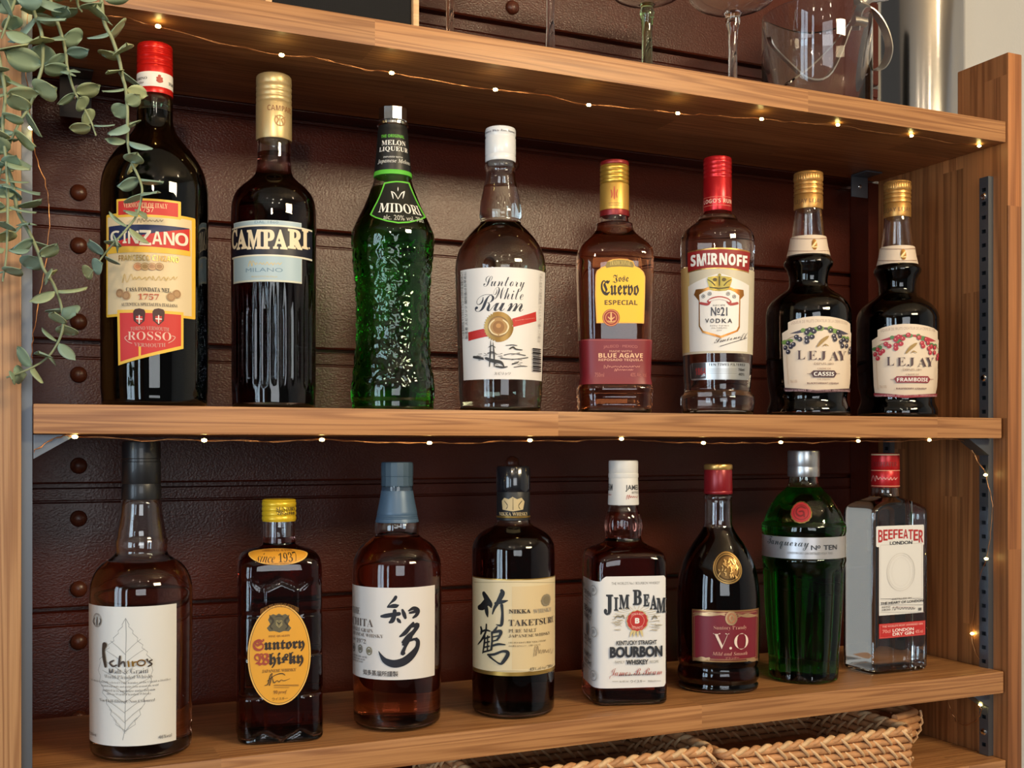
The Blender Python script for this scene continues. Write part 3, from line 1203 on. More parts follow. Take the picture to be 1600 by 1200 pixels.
U = [(247, 41), (440, 86), (612, 114), (774, 140), (920, 164), (1059, 177), (1190, 186), (1309, 195), (1424, 210), (1530, 225)]
ub = []
for (x, y) in U:
    p = P(x, y, 0.018)
    p.z = min(p.z, ZUB - 0.0025)
    ub.append(p)
uw = [P(150, 16, 0.018), P(200, 29, 0.018)] + [ub[0], P(340, 66, 0.018), ub[1], P(500, 91, 0.018), P(560, 107, 0.018), ub[2], P(690, 128, 0.018), ub[3], P(840, 147, 0.018), ub[4], P(1000, 170, 0.018), ub[5],
     P(1120, 181, 0.018), ub[6], P(1250, 192, 0.018), ub[7], P(1370, 206, 0.018), ub[8], P(1480, 222, 0.018), ub[9]]
for p in uw:
    p.z = min(p.z, ZUB - 0.0015)
string_light('warm fairy lights on copper wire along the underside of the highest shelf', uw, ub)
Mm = [(117, 678.5), (319, 688), (503, 687), (671, 692), (828, 688), (971, 683.5), (1099, 692), (1220, 691), (1341, 689), (1452, 685.5)]
mbp = []
for (x, y) in Mm:
    p = P(x, y, 0.012)
    p.z = min(p.z, ZMB - 0.0024)
    mbp.append(p)
side = [PX(1540, 742, 1.0985), PX(1541, 873, 1.0985), PX(1519, 990, 1.1095), PX(1532, 1101, 1.0995)]
mw = [P(52, 706, 0.006), P(75, 690, 0.010), P(100, 680, 0.012)]
for i, p in enumerate(mbp):
    mw.append(p)
    if i < len(mbp) - 1:
        q = (p + mbp[i + 1]) / 2
        q.z = min(q.z - 0.001, ZMB - 0.0016)
        mw.append(q)
mw += [P(1490, 687, 0.014), PX(1512, 692, 1.085), PX(1524, 715, 1.094), side[0], PX(1550, 790, 1.099), PX(1547, 840, 1.099), side[1], PX(1532, 900, 1.102), PX(1522, 950, 1.108), side[2],
       PX(1524, 1020, 1.109), PX(1534, 1032, 1.109)]
string_light('fairy lights along the middle shelf running down the right rail', mw, mbp + side[:3], 2)
lw = [PX(1538, 1086, 1.1), side[3], PX(1533, 1112, 1.10), PX(1524, 1127, 1.10), PX(1508, 1133, 1.10), PX(1494, 1126, 1.10), PX(1486, 1112, 1.10), PX(1482, 1099, 1.10)]
string_light('short loop of fairy light hanging below the lower shelf at the right rail', lw, [side[3]], 3)
lb = [P(44, 10, 0.004), P(49, 200, 0.006)]
string_light('fairy light wire hanging behind the eucalyptus at the left panel',
             [P(47, -30, 0.004), lb[0], P(40, 60, 0.004), P(41, 110, 0.005), P(46, 160, 0.006), lb[1], P(55, 240, 0.008), P(72, 290, 0.01), P(77, 330, 0.012), P(74, 390, 0.012), P(62, 460, 0.01), P(52, 520, 0.008), P(50, 560, 0.008)],
             lb, 4)

# ------------------------------------------------------------------ eucalyptus garland
def leafmat():
    m, nt, b = newmat('eucalyptus_leaf')
    a = nt.nodes.new('ShaderNodeAttribute')
    a.attribute_name = 'tone'
    r = nt.nodes.new('ShaderNodeValToRGB')
    r.color_ramp.elements[0].color = (*rgb(128, 158, 152), 1)
    r.color_ramp.elements[1].color = (*rgb(176, 184, 136), 1)
    e = r.color_ramp.elements.new(0.5)
    e.color = (*rgb(140, 162, 136), 1)
    nt.links.new(a.outputs['Fac'], r.inputs['Fac'])
    nt.links.new(r.outputs['Color'], b.inputs['Base Color'])
    setp(b, Roughness=0.55)
    return m


LEAF = leafmat()
STEM = plain('eucalyptus_stem', rgb(142, 152, 118), 0.6)
garland = thing('eucalyptus_garland', 'pale green artificial eucalyptus garland hanging over the left panel', 'plant', P(60, 0, -0.03))
G0 = garland.location.copy()


def strand(pts, Y, size, nodes, seed, taper=0.75, skip=0.0):
    rnd = random.Random(seed)
    path = [P(x, y, Y + rnd.uniform(-0.004, 0.004)) - G0 for x, y in pts]
    c = [Vector(p) for p in catmull([tuple(p) for p in path], 8)]
    m_ = MB()
    N = len(c)
    m_.tube(c, [0.0017 - 0.0010 * i / N for i in range(N)], STEM, 7)
    st = m_.build('strand', None, garland, smooth=60)
    L = [0]
    for i in range(1, N):
        L.append(L[-1] + (c[i] - c[i - 1]).length)
    lm = MB()
    tones = []
    ang = rnd.uniform(0, 3)
    for k in range(nodes):
        t = L[-1] * (k + 0.35) / nodes
        i = max(1, min(N - 1, next((j for j in range(N) if L[j] >= t), N - 1)))
        p = c[i]
        d = (c[i] - c[i - 1]).normalized()
        a = Vector((0, 1, 0)) - d * d.y
        a.normalize()
        b = d.cross(a)
        ang += math.pi / 2 * rnd.uniform(0.55, 1.1)
        for sgn in (0, math.pi):
            th = ang + sgn + rnd.uniform(-0.25, 0.25)
            rad = (a * math.cos(th) + b * math.sin(th))
            ln = size * 1.18 * (1 - (1 - taper) * k / nodes) * rnd.uniform(0.82, 1.15)
            drop = rnd.uniform(-0.15, 0.55)
            fw = (rad + d * drop).normalized()
            nr = (d - fw * d.dot(fw)).normalized()
            roll = rnd.uniform(-0.7, 0.7)
            sd = fw.cross(nr)
            sd, nr = sd * math.cos(roll) + nr * math.sin(roll), nr * math.cos(roll) - sd * math.sin(roll)
            wd_ = ln * rnd.uniform(0.36, 0.45)
            cup = rnd.uniform(0.10, 0.28)
            vs, fs = [], []
            rows, cols = 8, 5
            for lay in (0, 1):
                for r in range(rows + 1):
                    q = r / rows
                    w = wd_ * (math.sin(math.pi * min(1, q * 0.93 + 0.03)) ** 0.62) * (1 if q > 0.12 else q / 0.12 * 0.75 + 0.12)
                    if r == rows:
                        w = wd_ * 0.10
                    for s_ in range(cols):
                        e = (s_ / (cols - 1)) * 2 - 1
                        h = cup * wd_ * (e * e) - 0.12 * ln * q * q + (0.00045 if lay else 0)
                        vs.append(p + fw * (0.0015 + ln * q * (1 - 0.06 * e * e)) + sd * (w * e) + nr * h)
            n0 = (rows + 1) * cols
            for lay in (0, 1):
                for r in range(rows):
                    for s_ in range(cols - 1):
                        i0 = lay * n0 + r * cols + s_
                        f = (i0, i0 + 1, i0 + cols + 1, i0 + cols)
                        fs.append(f if lay else f[::-1])
            for r in range(rows):
                for s_ in (0, cols - 1):
                    i0 = r * cols + s_
                    f = (i0, i0 + cols, i0 + cols + n0, i0 + n0)
                    fs.append(f)
            lm.add(vs, fs, LEAF)
            tone = min(1, max(0, rnd.gauss(0.42, 0.28)))
            tones += [min(1, tone + (0.22 if j >= n0 else 0)) for j in range(len(vs))]
    o = lm.build('foliage', None, st, smooth=180)
    at = o.data.attributes.new('tone', 'FLOAT', 'POINT')
    at.data.foreach_set('value', tones)


strand([(157, -22), (162, 31), (175, 60), (186, 92), (192, 122), (196, 137), (199, 170), (199, 199), (200, 226), (206, 254), (217, 278), (222, 300), (214, 335), (196, 360), (176, 382), (158, 404), (138, 434)], -0.03, 0.0185, 17, 5)
strand([(44, -30), (52, 15), (65, 53), (66, 100), (58, 130), (47, 165), (32, 188), (15, 225), (2, 262), (-6, 300)], -0.045, 0.0225, 9, 11, 0.9)
strand([(72, -20), (88, 30), (97, 58), (103, 84), (105, 105), (116, 142), (133, 172), (143, 192), (150, 212)], -0.035, 0.0175, 8, 21)
strand([(8, 250), (20, 290), (28, 330), (45, 362), (60, 395), (68, 420), (84, 445), (96, 480), (98, 512), (88, 540), (70, 562), (42, 578), (10, 590)], -0.04, 0.0190, 14, 31)
strand([(-8, 60), (2, 110), (8, 150), (4, 200), (10, 260), (12, 330), (10, 397), (4, 440)], -0.05, 0.0195, 11, 44)
strand([(20, -40), (25, -10), (16, 20), (2, 60)], -0.05, 0.021, 4, 57)
strand([(110, -40), (118, -15), (122, 8), (128, 18)], -0.04, 0.0185, 3, 63)

# ------------------------------------------------------------------ wicker baskets
CANE = plain('rattan_cane', rgb(196, 142, 96), 0.55, bump=0.3, bscale=60, var=0.28)
LASH = plain('rattan_lashing', rgb(220, 180, 134), 0.5, bump=0.2, bscale=90, var=0.2)


def basket(label, x0, x1, y0, y1, z1, flap=False):
    root = thing('wicker_basket', label, 'basket', (x0, y0, ZF + 0.0006), 0, 'woven rattan baskets')
    w, d, h = x1 - x0, y1 - y0, z1 - ZF
    r = 0.0041
    rows = int((h - 0.004) / (2 * r - 0.0006))
    rc = 0.012

    def loop(z, k=0.0):
        pts = []
        for (cx, cy, t0) in ((w - rc, rc, -90), (w - rc, d - rc, 0), (rc, d - rc, 90), (rc, rc, 180)):
            for i in range(5):
                t = math.radians(t0 + 22.5 * i)
                pts.append((cx + (rc - r + k) * math.cos(t), cy + (rc - r + k) * math.sin(t), z))
        return pts
    m_ = MB()
    for i in range(rows):
        m_.tube(loop(r + i * (h - 2 * r) / max(1, rows - 1)), r, CANE, 8, closed=True)
    m_.box((r, r, 0.0002), (w - r, d - r, 0.003), CANE)
    m_.build('weave', None, root, smooth=60)
    # lashings: slanted strips over pairs of canes, staggered row by row, bridging the outside and the inside
    m_ = MB()
    rr = 0.0017
    step = 0.030
    ph = (h - 2 * r) / max(1, rows - 1)

    def lash(p, tx, nx):
        for sg in (1, -1):
            a = Vector(p)
            pts = [a + Vector(tx) * (-0.0085 + 0.017 * q) + Vector(nx) * sg * (r * 0.35 + 0.0038 * math.sin(math.pi * q) ** 0.6) + Vector((0, 0, ph * (0.95 - 1.9 * q))) for q in (0, 0.18, 0.38, 0.62, 0.82, 1)]
            m_.tube(pts, [rr * 0.7, rr, rr * 1.1, rr * 1.1, rr, rr * 0.7], LASH, 6)
    for i in range(0, rows):
        z = r + (i + 0.5) * ph
        o = ((i * 0.36) % 1.0) * step
        x = rc * 0.5 + o
        while x < w - rc * 0.5:
            if z < h - r * 1.5:
                lash((x, r, z), (1, 0, 0), (0, -1, 0))
                lash((x, d - r, z), (1, 0, 0), (0, -1, 0))
            x += step
        y = rc + o
        while y < d - rc:
            if z < h - r * 1.5:
                lash((w - r, y, z), (0, 1, 0), (1, 0, 0))
                lash((r, y, z), (0, 1, 0), (-1, 0, 0))
            y += step
    m_.build('lashing', None, root, smooth=60)
    m_ = MB()
    base = loop(h - r * 0.4)
    # twisted rim
    dense = []
    for i in range(len(base)):
        a, b_ = Vector(base[i]), Vector(base[(i + 1) % len(base)])
        n = max(1, int((b_ - a).length / 0.0035))
        dense += [a + (b_ - a) * j / n for j in range(n)]
    cx, cy = w / 2, d / 2
    for ph0 in (0, math.pi):
        pts = []
        for i, p in enumerate(dense):
            nn = dense[(i + 1) % len(dense)] - dense[i - 1]
            out = Vector((nn.y, -nn.x, 0)).normalized()
            t = i * 0.75 + ph0
            pts.append(p + out * 0.0022 * math.cos(t) + Vector((0, 0, 0.0022 * math.sin(t))))
        m_.tube(pts, 0.0031, LASH if ph0 else CANE, 7, closed=True)
    m_.build('rim', None, root, smooth=60)
    if flap:
        m_ = MB()
        for j in range(5):
            z = h - 0.030 + j * 0.0085
            xo = w + 0.006 + 0.012 * math.sin(j / 4 * math.pi * 0.75)
            m_.tube([(w - 0.001, 0.035, z), (xo + 0.026, 0.045, z + 0.001), (xo + 0.034, 0.08, z + 0.002), (xo + 0.026, 0.12, z + 0.001), (w - 0.001, 0.135, z)], 0.0044, CANE, 8)
        for j in range(4):
            for y in (0.045, 0.06, 0.075, 0.09, 0.105, 0.118):
                z = h - 0.026 + j * 0.0085
                xo = w + 0.036 + 0.012 * math.sin((j + 0.5) / 4 * math.pi * 0.75)
                m_.tube([(xo, y - 0.003, z + 0.007), (xo + 0.0045, y, z), (xo, y + 0.003, z - 0.007)], 0.0016, LASH, 6)
        m_.build('handle', None, root, smooth=60)
    return root


fc = P(1437, 1143, 0.0)
basket('wicker basket nearest the right panel on the lowest shelf', 0.6985, 0.972, 0.004, 0.20, EYE - 0.329, True)
basket('wicker basket left of the other one, mostly below the picture', 0.415, 0.6925, 0.004, 0.20, EYE - 0.322)

# ------------------------------------------------------------------ bottles of the middle shelf
YT = 0.076                                  # centre line of the upper row
PAPER = ink(236, 232, 224, 'paper')
CREAM = ink(232, 214, 176, 'paper')
BLK = ink(24, 22, 24)
RED = ink(188, 36, 32)
GOLD = ink(196, 158, 84, 'foil')
WHT = ink(240, 238, 232)
GREY = ink(120, 116, 112)


def capm(name, r, g, b, rough=0.35, metal=0.0, coat=0.0):
    return plain(name, rgb(r, g, b), rough, metal, coat=coat)


def rib_prof(y0, y1, hw, n, d=0.8):
    """rolled grooves between two heights"""
    out = []
    for i in range(n):
        a = y0 + (y1 - y0) * i / n
        h = (y1 - y0) / n
        out += [(a + h * 0.08, hw - d), (a + h * 0.28, hw), (a + h * 0.78, hw), (a + h * 0.97, hw - d)]
    return out


# --- vermouth: one litre, dark green
b = Bottle('bottle', 'tallest bottle, dark green glass with red cap and red and cream label, beside the eucalyptus', 242, 0.053, 0.0,
           [(95, 24), (147, 25), (150, 28), (185, 28.5), (200, 33), (215, 45), (232, 61), (250, 74), (270, 82), (292, 85), (440, 85), (605, 84.5), (622, 83)],
           glassmat('dark_green_glass', (0.10, 0.70, 0.12), 130), glassmat('vermouth', (0.10, 0.01, 0.005), 500, 0.907), 176)
R_ = capm('red_cap_metal', 206, 28, 22, 0.3, 0.35)
b.lathe('cap', [(67, 24), (68, 27), (70, 28)] + [(74, 28.2), (85, 28.2)] + rib_prof(74, 86, 28.2, 4, 0.5) + [(88, 28.6)] + rib_prof(90, 104, 28.4, 2, 0.9) + [(106, 28.4), (115, 28.4)], R_, ribs=45, rib_y=(76, 101), depth=0.0002)
s = b.lathe('collar', [(115, 28.3), (116, 28.6), (137.5, 28.6), (138, 28.3)], PAPER)
b.lathe('seal', [(138, 28.3), (138.5, 28.6), (145, 28.6), (147, 28.2)], R_)
L = Label(b, (0, 0, 4), prof=[(115, 28.6), (138, 28.6)])
L.text('TORINO', 850, 494, 920, 510, BLK, 'B')
L.text('Italia', 856, 520, 900, 534, BLK, 'I')
L.brush([[(984, 500, 16), (996, 500, 20), (1010, 500, 16)], [(985, 515, 18), (997, 518, 22), (1010, 515, 18)]], ink(176, 60, 50))
L.ell(996, 486, 10, 8, ink(176, 60, 50))
L.text('TORI', 1052, 510, 1080, 528, BLK, 'B')
L.build('collar_print')
L = Label(b, (160, 300, 6))
YEL = ink(236, 190, 62, 'paper')
RD2 = ink(204, 44, 40)
L.rect(40, 195, 870, 1165, YEL, 14)
L.rect(52, 222, 835, 1140, ink(226, 206, 166, 'paper'))
L.rect(135, 62, 735, 235, YEL, 8)
L.rect(152, 82, 708, 212, RD2)
L.text('VERMOUTH OF ITALY', 200, 100, 610, 146, ink(236, 196, 150), 'B')
L.text('1757', 340, 140, 482, 188, ink(240, 214, 170), 'B')
L.scrib(330, 250, 570, 292, ink(90, 70, 50), 8, 4, 3)
L.rect(58, 315, 822, 568, YEL)
L.poly([(66, 328), (812, 345), (812, 350), (66, 510)], ink(24, 38, 84))
L.poly([(66, 500), (812, 350), (812, 556), (66, 520)], RD2)
for t, x0, x1, y0, y1 in (('C', 82, 165, 365, 470), ('I', 195, 232, 368, 482), ('N', 245, 342, 365, 485), ('Z', 348, 458, 358, 500), ('A', 466, 560, 372, 494), ('N', 572, 672, 378, 498), ('O', 676, 798, 386, 506)):
    L.text(t, x0, y0, x1, y1, ink(240, 230, 208), 'X')
L.text('FRANCESCO CINZANO', 160, 592, 712, 645, GOLD, 'X', -0.01)
for i in range(4):
    L.ell(335 + i * 66, 700, 38, 35, ink((206, 176, 196, 170)[i], (140, 140, 150, 130)[i], (96, 88, 110, 90)[i]))
    L.ring(335 + i * 66, 700, 30, 27, 4, ink(226, 200, 150))
L.scrib(200, 770, 700, 850, ink(198, 168, 92), 12, 6, 8)
L.text('CASA FONDATA NEL', 228, 895, 636, 935, ink(40, 34, 40), 'B')
L.text('1757', 340, 955, 530, 1010, ink(190, 92, 60), 'B')
for x, y in ((228, 972), (170, 950), (640, 985), (692, 958)):
    L.ell(x, y, 40, 40, ink(178, 140, 96))
    L.ring(x, y, 32, 32, 5, ink(140, 100, 66))
L.text('AUTENTICA SPECIALITA ITALIANA', 185, 1040, 700, 1070, ink(80, 70, 66), 'B')
L.fr = (0, 280, 3)
L.poly([(555, 614), (856, 625), (856, 795), (560, 874)], YEL)
L.poly([(566, 628), (845, 637), (845, 782), (570, 856)], RD2)
for x in (655, 743):
    L.poly([(x - 28, 622), (x - 20, 610), (x, 606), (x + 22, 612), (x + 28, 624), (x + 24, 665), (x, 686), (x - 26, 664)], ink(70, 36, 30))
    L.poly([(x - 15, 642), (x + 15, 643), (x + 13, 668), (x, 678), (x - 14, 666)], ink(196, 60, 52))
    L.brush([[(x, 640, 5), (x, 660, 5), (x, 676, 5)], [(x - 13, 655, 5), (x, 656, 5), (x + 13, 657, 5)]], WHT)
L.text('TORINO VERMOUTH', 615, 694, 790, 712, ink(200, 150, 140), 'B', arc=4)
L.text('ROSSO', 603, 715, 800, 755, ink(232, 196, 178), 'B', -0.01)
L.text('VERMOUTH', 632, 766, 774, 784, ink(206, 150, 138), 'B', arc=-4)
L.brush([[(600, 735, 3), (590, 745, 4), (604, 762, 3), (622, 770, 3)], [(804, 735, 3), (818, 742, 4), (806, 758, 3), (788, 768, 3)]], ink(220, 176, 160))
L.build()

# --- bitter
def flute(p, z, r):
    k = max(0.0, min(1.0, (FZ1 - z) / 0.04)) * max(0.0, min(1.0, (z - FZ0) / 0.004))
    return -0.0016 * k * (1 - abs(math.sin(p * 15)))


q_ = (1 + YT) / ray(428, 700).y
FZ1 = EYE + (700 - 432) * q_ / F
FZ0 = EYE + (700 - 606) * q_ / F
b = Bottle('bottle', 'dark red bitter bottle with champagne cap, black and pale blue label and fluted base', 428, YT, 0.0,
           [(125, 25), (217, 25.5), (219, 26), (245, 26), (262, 27.5), (272, 31), (280, 40), (288, 51), (296, 59), (306, 64), (320, 66.5), (340, 67), (430, 66.7), (520, 66), (604, 66), (622, 65)],
           CLEAR, glassmat('bitter_liquid', (0.40, 0.006, 0.004), 85, 0.907), 241, seg=180, mod=flute, fine=0.005)
CH = capm('champagne_metal', 206, 182, 132, 0.36, 0.55)
b.lathe('cap', [(115, 23), (116, 26), (118, 27.7), (130, 28), (131, 27)] + rib_prof(132, 158, 28, 3, 0.8) + [(160, 28)], CH, ribs=44, rib_y=(117.5, 130.5), depth=0.0006)
b.lathe('sleeve', [(160, 27.8), (161, 28.2), (215, 28.2), (217, 27.6)], CH)
L = Label(b, (340, 80, 4.21), prof=[(160, 28.2), (217, 28.2)])
BR = ink(140, 96, 56)
L.text('CAMPARI', 328, 368, 482, 404, BR, 'X')
L.ring(410, 466, 40, 38, 8, ink(176, 136, 86))
L.brush([[(380, 440, 8), (400, 460, 10), (385, 490, 8)], [(440, 440, 8), (420, 460, 10), (435, 490, 8)], [(410, 430, 8), (410, 470, 6), (410, 500, 6)]], ink(176, 136, 86))
L.build('sleeve_print')
L = Label(b, (340, 320, 3.53))
LB = ink(166, 190, 202, 'paper')
L.rect(90, 84, 462, 118, ink(190, 205, 210, 'paper'))
L.rect(94, 90, 458, 112, LB)
L.text('DAL 1860', 205, 88, 335, 102, ink(110, 140, 160), 'r')
L.rect(82, 110, 520, 284, ink(226, 222, 204, 'paper'))
L.rect(82, 119, 520, 274, ink(20, 22, 38, 'paper'))
for t, x0, x1 in (('C', 82, 112), ('A', 108, 166), ('M', 164, 246), ('P', 246, 314), ('A', 306, 384), ('R', 386, 464), ('I', 462, 496)):
    L.text(t, x0, 137, x1, 245, ink(238, 222, 190), 'B', 0.03)
L.ell(502, 240, 6, 6, ink(238, 222, 190))
L.rect(92, 282, 462, 424, ink(204, 206, 190, 'paper'))
L.rect(96, 284, 460, 414, LB)
L.scrib(172, 310, 352, 340, ink(206, 190, 140), 10, 4, 5)
L.text('MILANO', 160, 348, 358, 370, ink(110, 140, 162), 'r')
L.text('PRODOTTO IN ITALIA', 190, 392, 330, 402, ink(196, 180, 128), 'r')
L.build()

# --- melon liqueur: frosted pebble glass
def pebble(p, z, r):
    k = max(0.0, min(1.0, (PZ1 - z) / 0.012)) * max(0.0, min(1.0, (z - PZ0) / 0.006))
    if k <= 0:
        return 0.0
    v = Vector((math.sin(p) * r * 150, math.cos(p) * r * 150, z * 150))
    d = noise.cell_vector(v)
    return 0.0011 * k * (noise.turbulence(v * 1.1, 2, False) - 0.3)


q_ = (1 + YT) / ray(613.5, 700).y
PZ1 = EYE + (700 - 378) * q_ / F
PZ0 = EYE + (700 - 612) * q_ / F
MG = glassmat('melon_green', (0.02, 0.72, 0.06), 48)
b = Bottle('bottle', 'green melon liqueur bottle with waisted pebbled glass and black neck', 613.8, YT, 0.0,
           [(180, 21), (275, 28.5), (285, 31.5), (300, 37), (320, 45.5), (340, 56), (352, 61.5), (362, 65), (372, 65.3), (390, 64), (430, 60), (480, 57.5), (520, 57.5), (560, 60), (590, 64), (606, 65.8), (620, 65.5), (628, 64)],
           MG, None, 296, seg=200, mod=pebble, fine=0.0016)
SV = capm('silver_cap', 188, 190, 188, 0.16, 1.0)
b.lathe('cap', [(167, 21.5), (168, 22.8), (187, 22.8), (189, 22)], SV, n=10, sharp=20)
b.lathe('cap_ring', [(189, 22.5), (190.5, 24.6), (194, 24.6), (196, 23)], SV)
b.lathe('neck_sleeve', [(196, 22.2), (204, 23.2), (205, 23.6), (230, 25.2), (268, 29.0), (271, 29)], ink(22, 24, 24, 'paper'), grow=0.0002)
b.lathe('sleeve_stripe', [(267.5, 29.0), (268, 29.4), (274, 30.0), (274.6, 29.4)], ink(92, 190, 60), grow=0.0002)
L = Label(b, (340, 80, 4.21), curved=True, grow=0.0008)
L.text('THE ORIGINAL', 1082, 548, 1222, 568, ink(100, 190, 60), 'X')
L.text('MELON', 1085, 586, 1230, 618, WHT, 'B')
L.text('LIQUEUR', 1071, 628, 1242, 664, WHT, 'B')
L.text('INFUSED WITH', 1095, 692, 1212, 702, ink(200, 200, 196), 'X')
L.text('Japanese Melons', 1062, 708, 1254, 742, ink(200, 200, 196), 'BI')
L.build('sleeve_print')
L = Label(b, (340, 80, 4.21), curved=True)
GR = ink(104, 200, 66)
L.poly([(1095, 866), (1130, 858), (1180, 854), (1230, 858), (1262, 866), (1300, 960), (1340, 1040), (1370, 1092), (1330, 1112), (1260, 1130), (1188, 1134), (1110, 1120), (1040, 1098), (1002, 1076), (1030, 1020), (1065, 950)], GR)
L.poly([(1102, 874), (1180, 863), (1254, 873), (1292, 962), (1330, 1040), (1356, 1088), (1325, 1104), (1258, 1121), (1188, 1125), (1114, 1112), (1046, 1092), (1014, 1074), (1040, 1020), (1074, 950)], ink(26, 30, 26, 'paper'))
L.text('MIDORI', 1064, 1000, 1318, 1062, WHT, 'B', arc=-3)
L.text('alc. 20% vol. 70cl', 1092, 1078, 1340, 1110, ink(200, 200, 190), 'r', arc=-5)
L.brush([[(1142, 925, 4), (1150, 945, 12), (1155, 972, 4)], [(1142, 925, 4), (1165, 938, 8), (1186, 975, 4)], [(1228, 925, 4), (1208, 938, 8), (1186, 975, 4)], [(1228, 925, 4), (1222, 945, 12), (1216, 972, 4)], [(1185, 898, 3), (1185, 910, 10), (1185, 924, 3)]], WHT)
L.build()

# --- white rum
b = Bottle('bottle', 'clear rum bottle with white cap and white script label with a red ribbon', 782, YT, 0.0,
           [(205, 20), (250, 21), (254, 25), (260, 25), (263, 22.5), (290, 26.5), (320, 32), (335, 33), (343, 31), (348, 33), (356, 42), (366, 52), (380, 62), (396, 68.5), (415, 71), (440, 70.5), (500, 68.5), (590, 65.5), (622, 64.5), (632, 63)],
           glassmat('faint_green_glass', (0.75, 0.95, 0.80), 6), glassmat('clear_spirit', (0.95, 0.96, 0.90), 2, 0.907), 292, wall=0.003)
WC = capm('white_cap', 226, 230, 234, 0.3, 0.0, 0.3)
b.lathe('cap', [(198, 20), (199, 23), (202, 24), (210, 24), (211, 23.4), (214, 23.4), (215, 24), (240, 24), (241, 23.5), (242, 24), (249, 24), (251, 23.2)], WC)
L = Label(b, (690, 180, 4.21), prof=[(198, 24), (250, 24)])
L.text('Suntory White Rum Suntory', 290, 104, 480, 122, ink(60, 66, 90), 'BI')
L.build('cap_print')
L = Label(b, (690, 380, 4))
L.rect(128, 150, 636, 850, ink(228, 226, 224, 'paper'))
NV = ink(40, 44, 58)
L.text('Suntory', 262, 205, 518, 300, NV, 'S', -0.008)
L.text('White', 325, 275, 510, 352, NV, 'S', -0.008)
L.text('Rum', 208, 318, 510, 425, NV, 'S', -0.006)
L.poly([(440, 472), (588, 428), (590, 488), (446, 524)], ink(190, 42, 38))
L.poly([(168, 558), (290, 530), (290, 582), (170, 612)], ink(190, 42, 38))
L.text('SUNTORY WHITE RUM', 458, 460, 580, 490, ink(226, 180, 160), 'B', shear=26)
L.text('THE RUM', 180, 560, 262, 578, ink(226, 180, 160), 'B', shear=18)
GS = ink(164, 128, 72, 'foil')
L.ell(355, 523, 96, 94, ink(140, 108, 58, 'foil'), 72, 0.10, 2)
L.ell(355, 522, 62, 60, ink(176, 136, 80))
L.ring(355, 522, 66, 64, 6, ink(120, 90, 50))
L.brush([[(330, 480, 6), (308, 500, 10), (300, 528, 10), (318, 560, 8), (350, 574, 5)], [(384, 480, 6), (408, 500, 10), (416, 528, 10), (398, 560, 8), (362, 574, 5)]], ink(228, 212, 170))
L.ell(356, 524, 36, 38, ink(150, 104, 52))
L.ell(356, 516, 16, 14, ink(190, 140, 80))
# engraved harbour scene
rnd = random.Random(4)
st = [[(300, 770, 6), (305, 690, 10), (308, 610, 3)], [(330, 770, 6), (328, 690, 10), (322, 620, 3)], [(296, 650, 4), (316, 640, 6), (336, 652, 4)], [(290, 690, 4), (316, 680, 7), (342, 692, 4)],
      [(280, 720, 16), (320, 735, 22), (370, 745, 18), (390, 772, 6)], [(205, 712, 14), (235, 716, 18), (262, 724, 10)], [(400, 640, 3), (440, 636, 5), (470, 640, 3)], [(425, 660, 8), (445, 650, 10), (462, 662, 8), (500, 668, 5)],
      [(390, 700, 5), (440, 690, 3), (520, 702, 5)], [(370, 720, 6), (450, 725, 4), (535, 715, 5)], [(340, 770, 10), (380, 776, 12), (410, 772, 5)], [(440, 755, 8), (470, 748, 6), (480, 738, 3)], [(450, 775, 4), (500, 768, 5), (530, 770, 3)]]
for i in range(26):
    x, y = rnd.uniform(220, 500), rnd.uniform(680, 760)
    st.append([(x, y, 2), (x + rnd.uniform(8, 26), y + rnd.uniform(-6, 6), 3)])
L.brush(st, ink(44, 42, 42))
L.text('スピリッツ', 330, 805, 430, 824, ink(60, 58, 58))
for x, t in ((130, 'ラム酒 原材料名 サトウキビ アルコール分四十度 容量七百二十'), (150, '製造者 スピリッツ 開栓後はお早めに')):
    L.text(t, x, 178, x + 16, 600, ink(70, 70, 74), rot=True)
L.text('お酒は二十歳になってから 飲酒運転は法律で禁止', 600, 185, 616, 620, ink(150, 148, 148), rot=True)
x = 0
for i, w in enumerate([8, 5, 12, 4, 7, 10, 5, 9, 4, 11, 6, 8]):
    L.rect(562, 658 + x, 612, 658 + x + w, BLK)
    x += w + 5
L.build()

# --- tequila
b = Bottle('bottle', 'squarish amber tequila bottle with gold cap, yellow label and dark red band', 960, YT, 0.0,
           [(262, 20, 2.0), (337, 22, 2.0), (346, 23, 2.0), (348, 28.5, 2.0), (356, 29.5, 2.0), (359, 31, 2.0), (366, 38, 2.6), (374, 48, 3.2), (384, 57.5, 3.8), (393, 60.6, 4.2), (405, 60.8, 4.4), (480, 59, 4.4), (530, 57.2, 4.4), (592, 55, 4.4),
            (599, 56, 4.2), (604, 59.5, 4), (612, 60, 4), (614, 58.8, 4), (618, 59.6, 4), (621, 58.5, 4), (625, 59.4, 4), (628, 58.2, 4), (633, 59, 4), (638, 57.6, 4)],
           CLEAR, glassmat('amber_tequila', (0.98, 0.50, 0.05), 20, 0.907), 352, n=4.4, ratio=0.86, delta=math.radians(7), seg=112, ref=480)
GC = capm('gold_cap', 206, 164, 72, 0.3, 0.75)
MR = capm('maroon_cap_top', 132, 30, 32, 0.35, 0.3)
b.lathe('cap_top', [(250.5, 20), (251, 22), (253, 22.6), (256, 22.7), (257, 22.2)], MR)
b.lathe('cap', [(257, 22), (258, 22.6)] + rib_prof(259, 286, 22.8, 4, 0.8) + [(287, 22.4)], GC, ribs=40, rib_y=(262, 280), depth=0.0003)
b.lathe('sleeve', [(287, 22.3), (288, 22.8), (327.5, 23), (328, 22.6)], capm('gold_sleeve', 214, 170, 84, 0.36, 0.6))
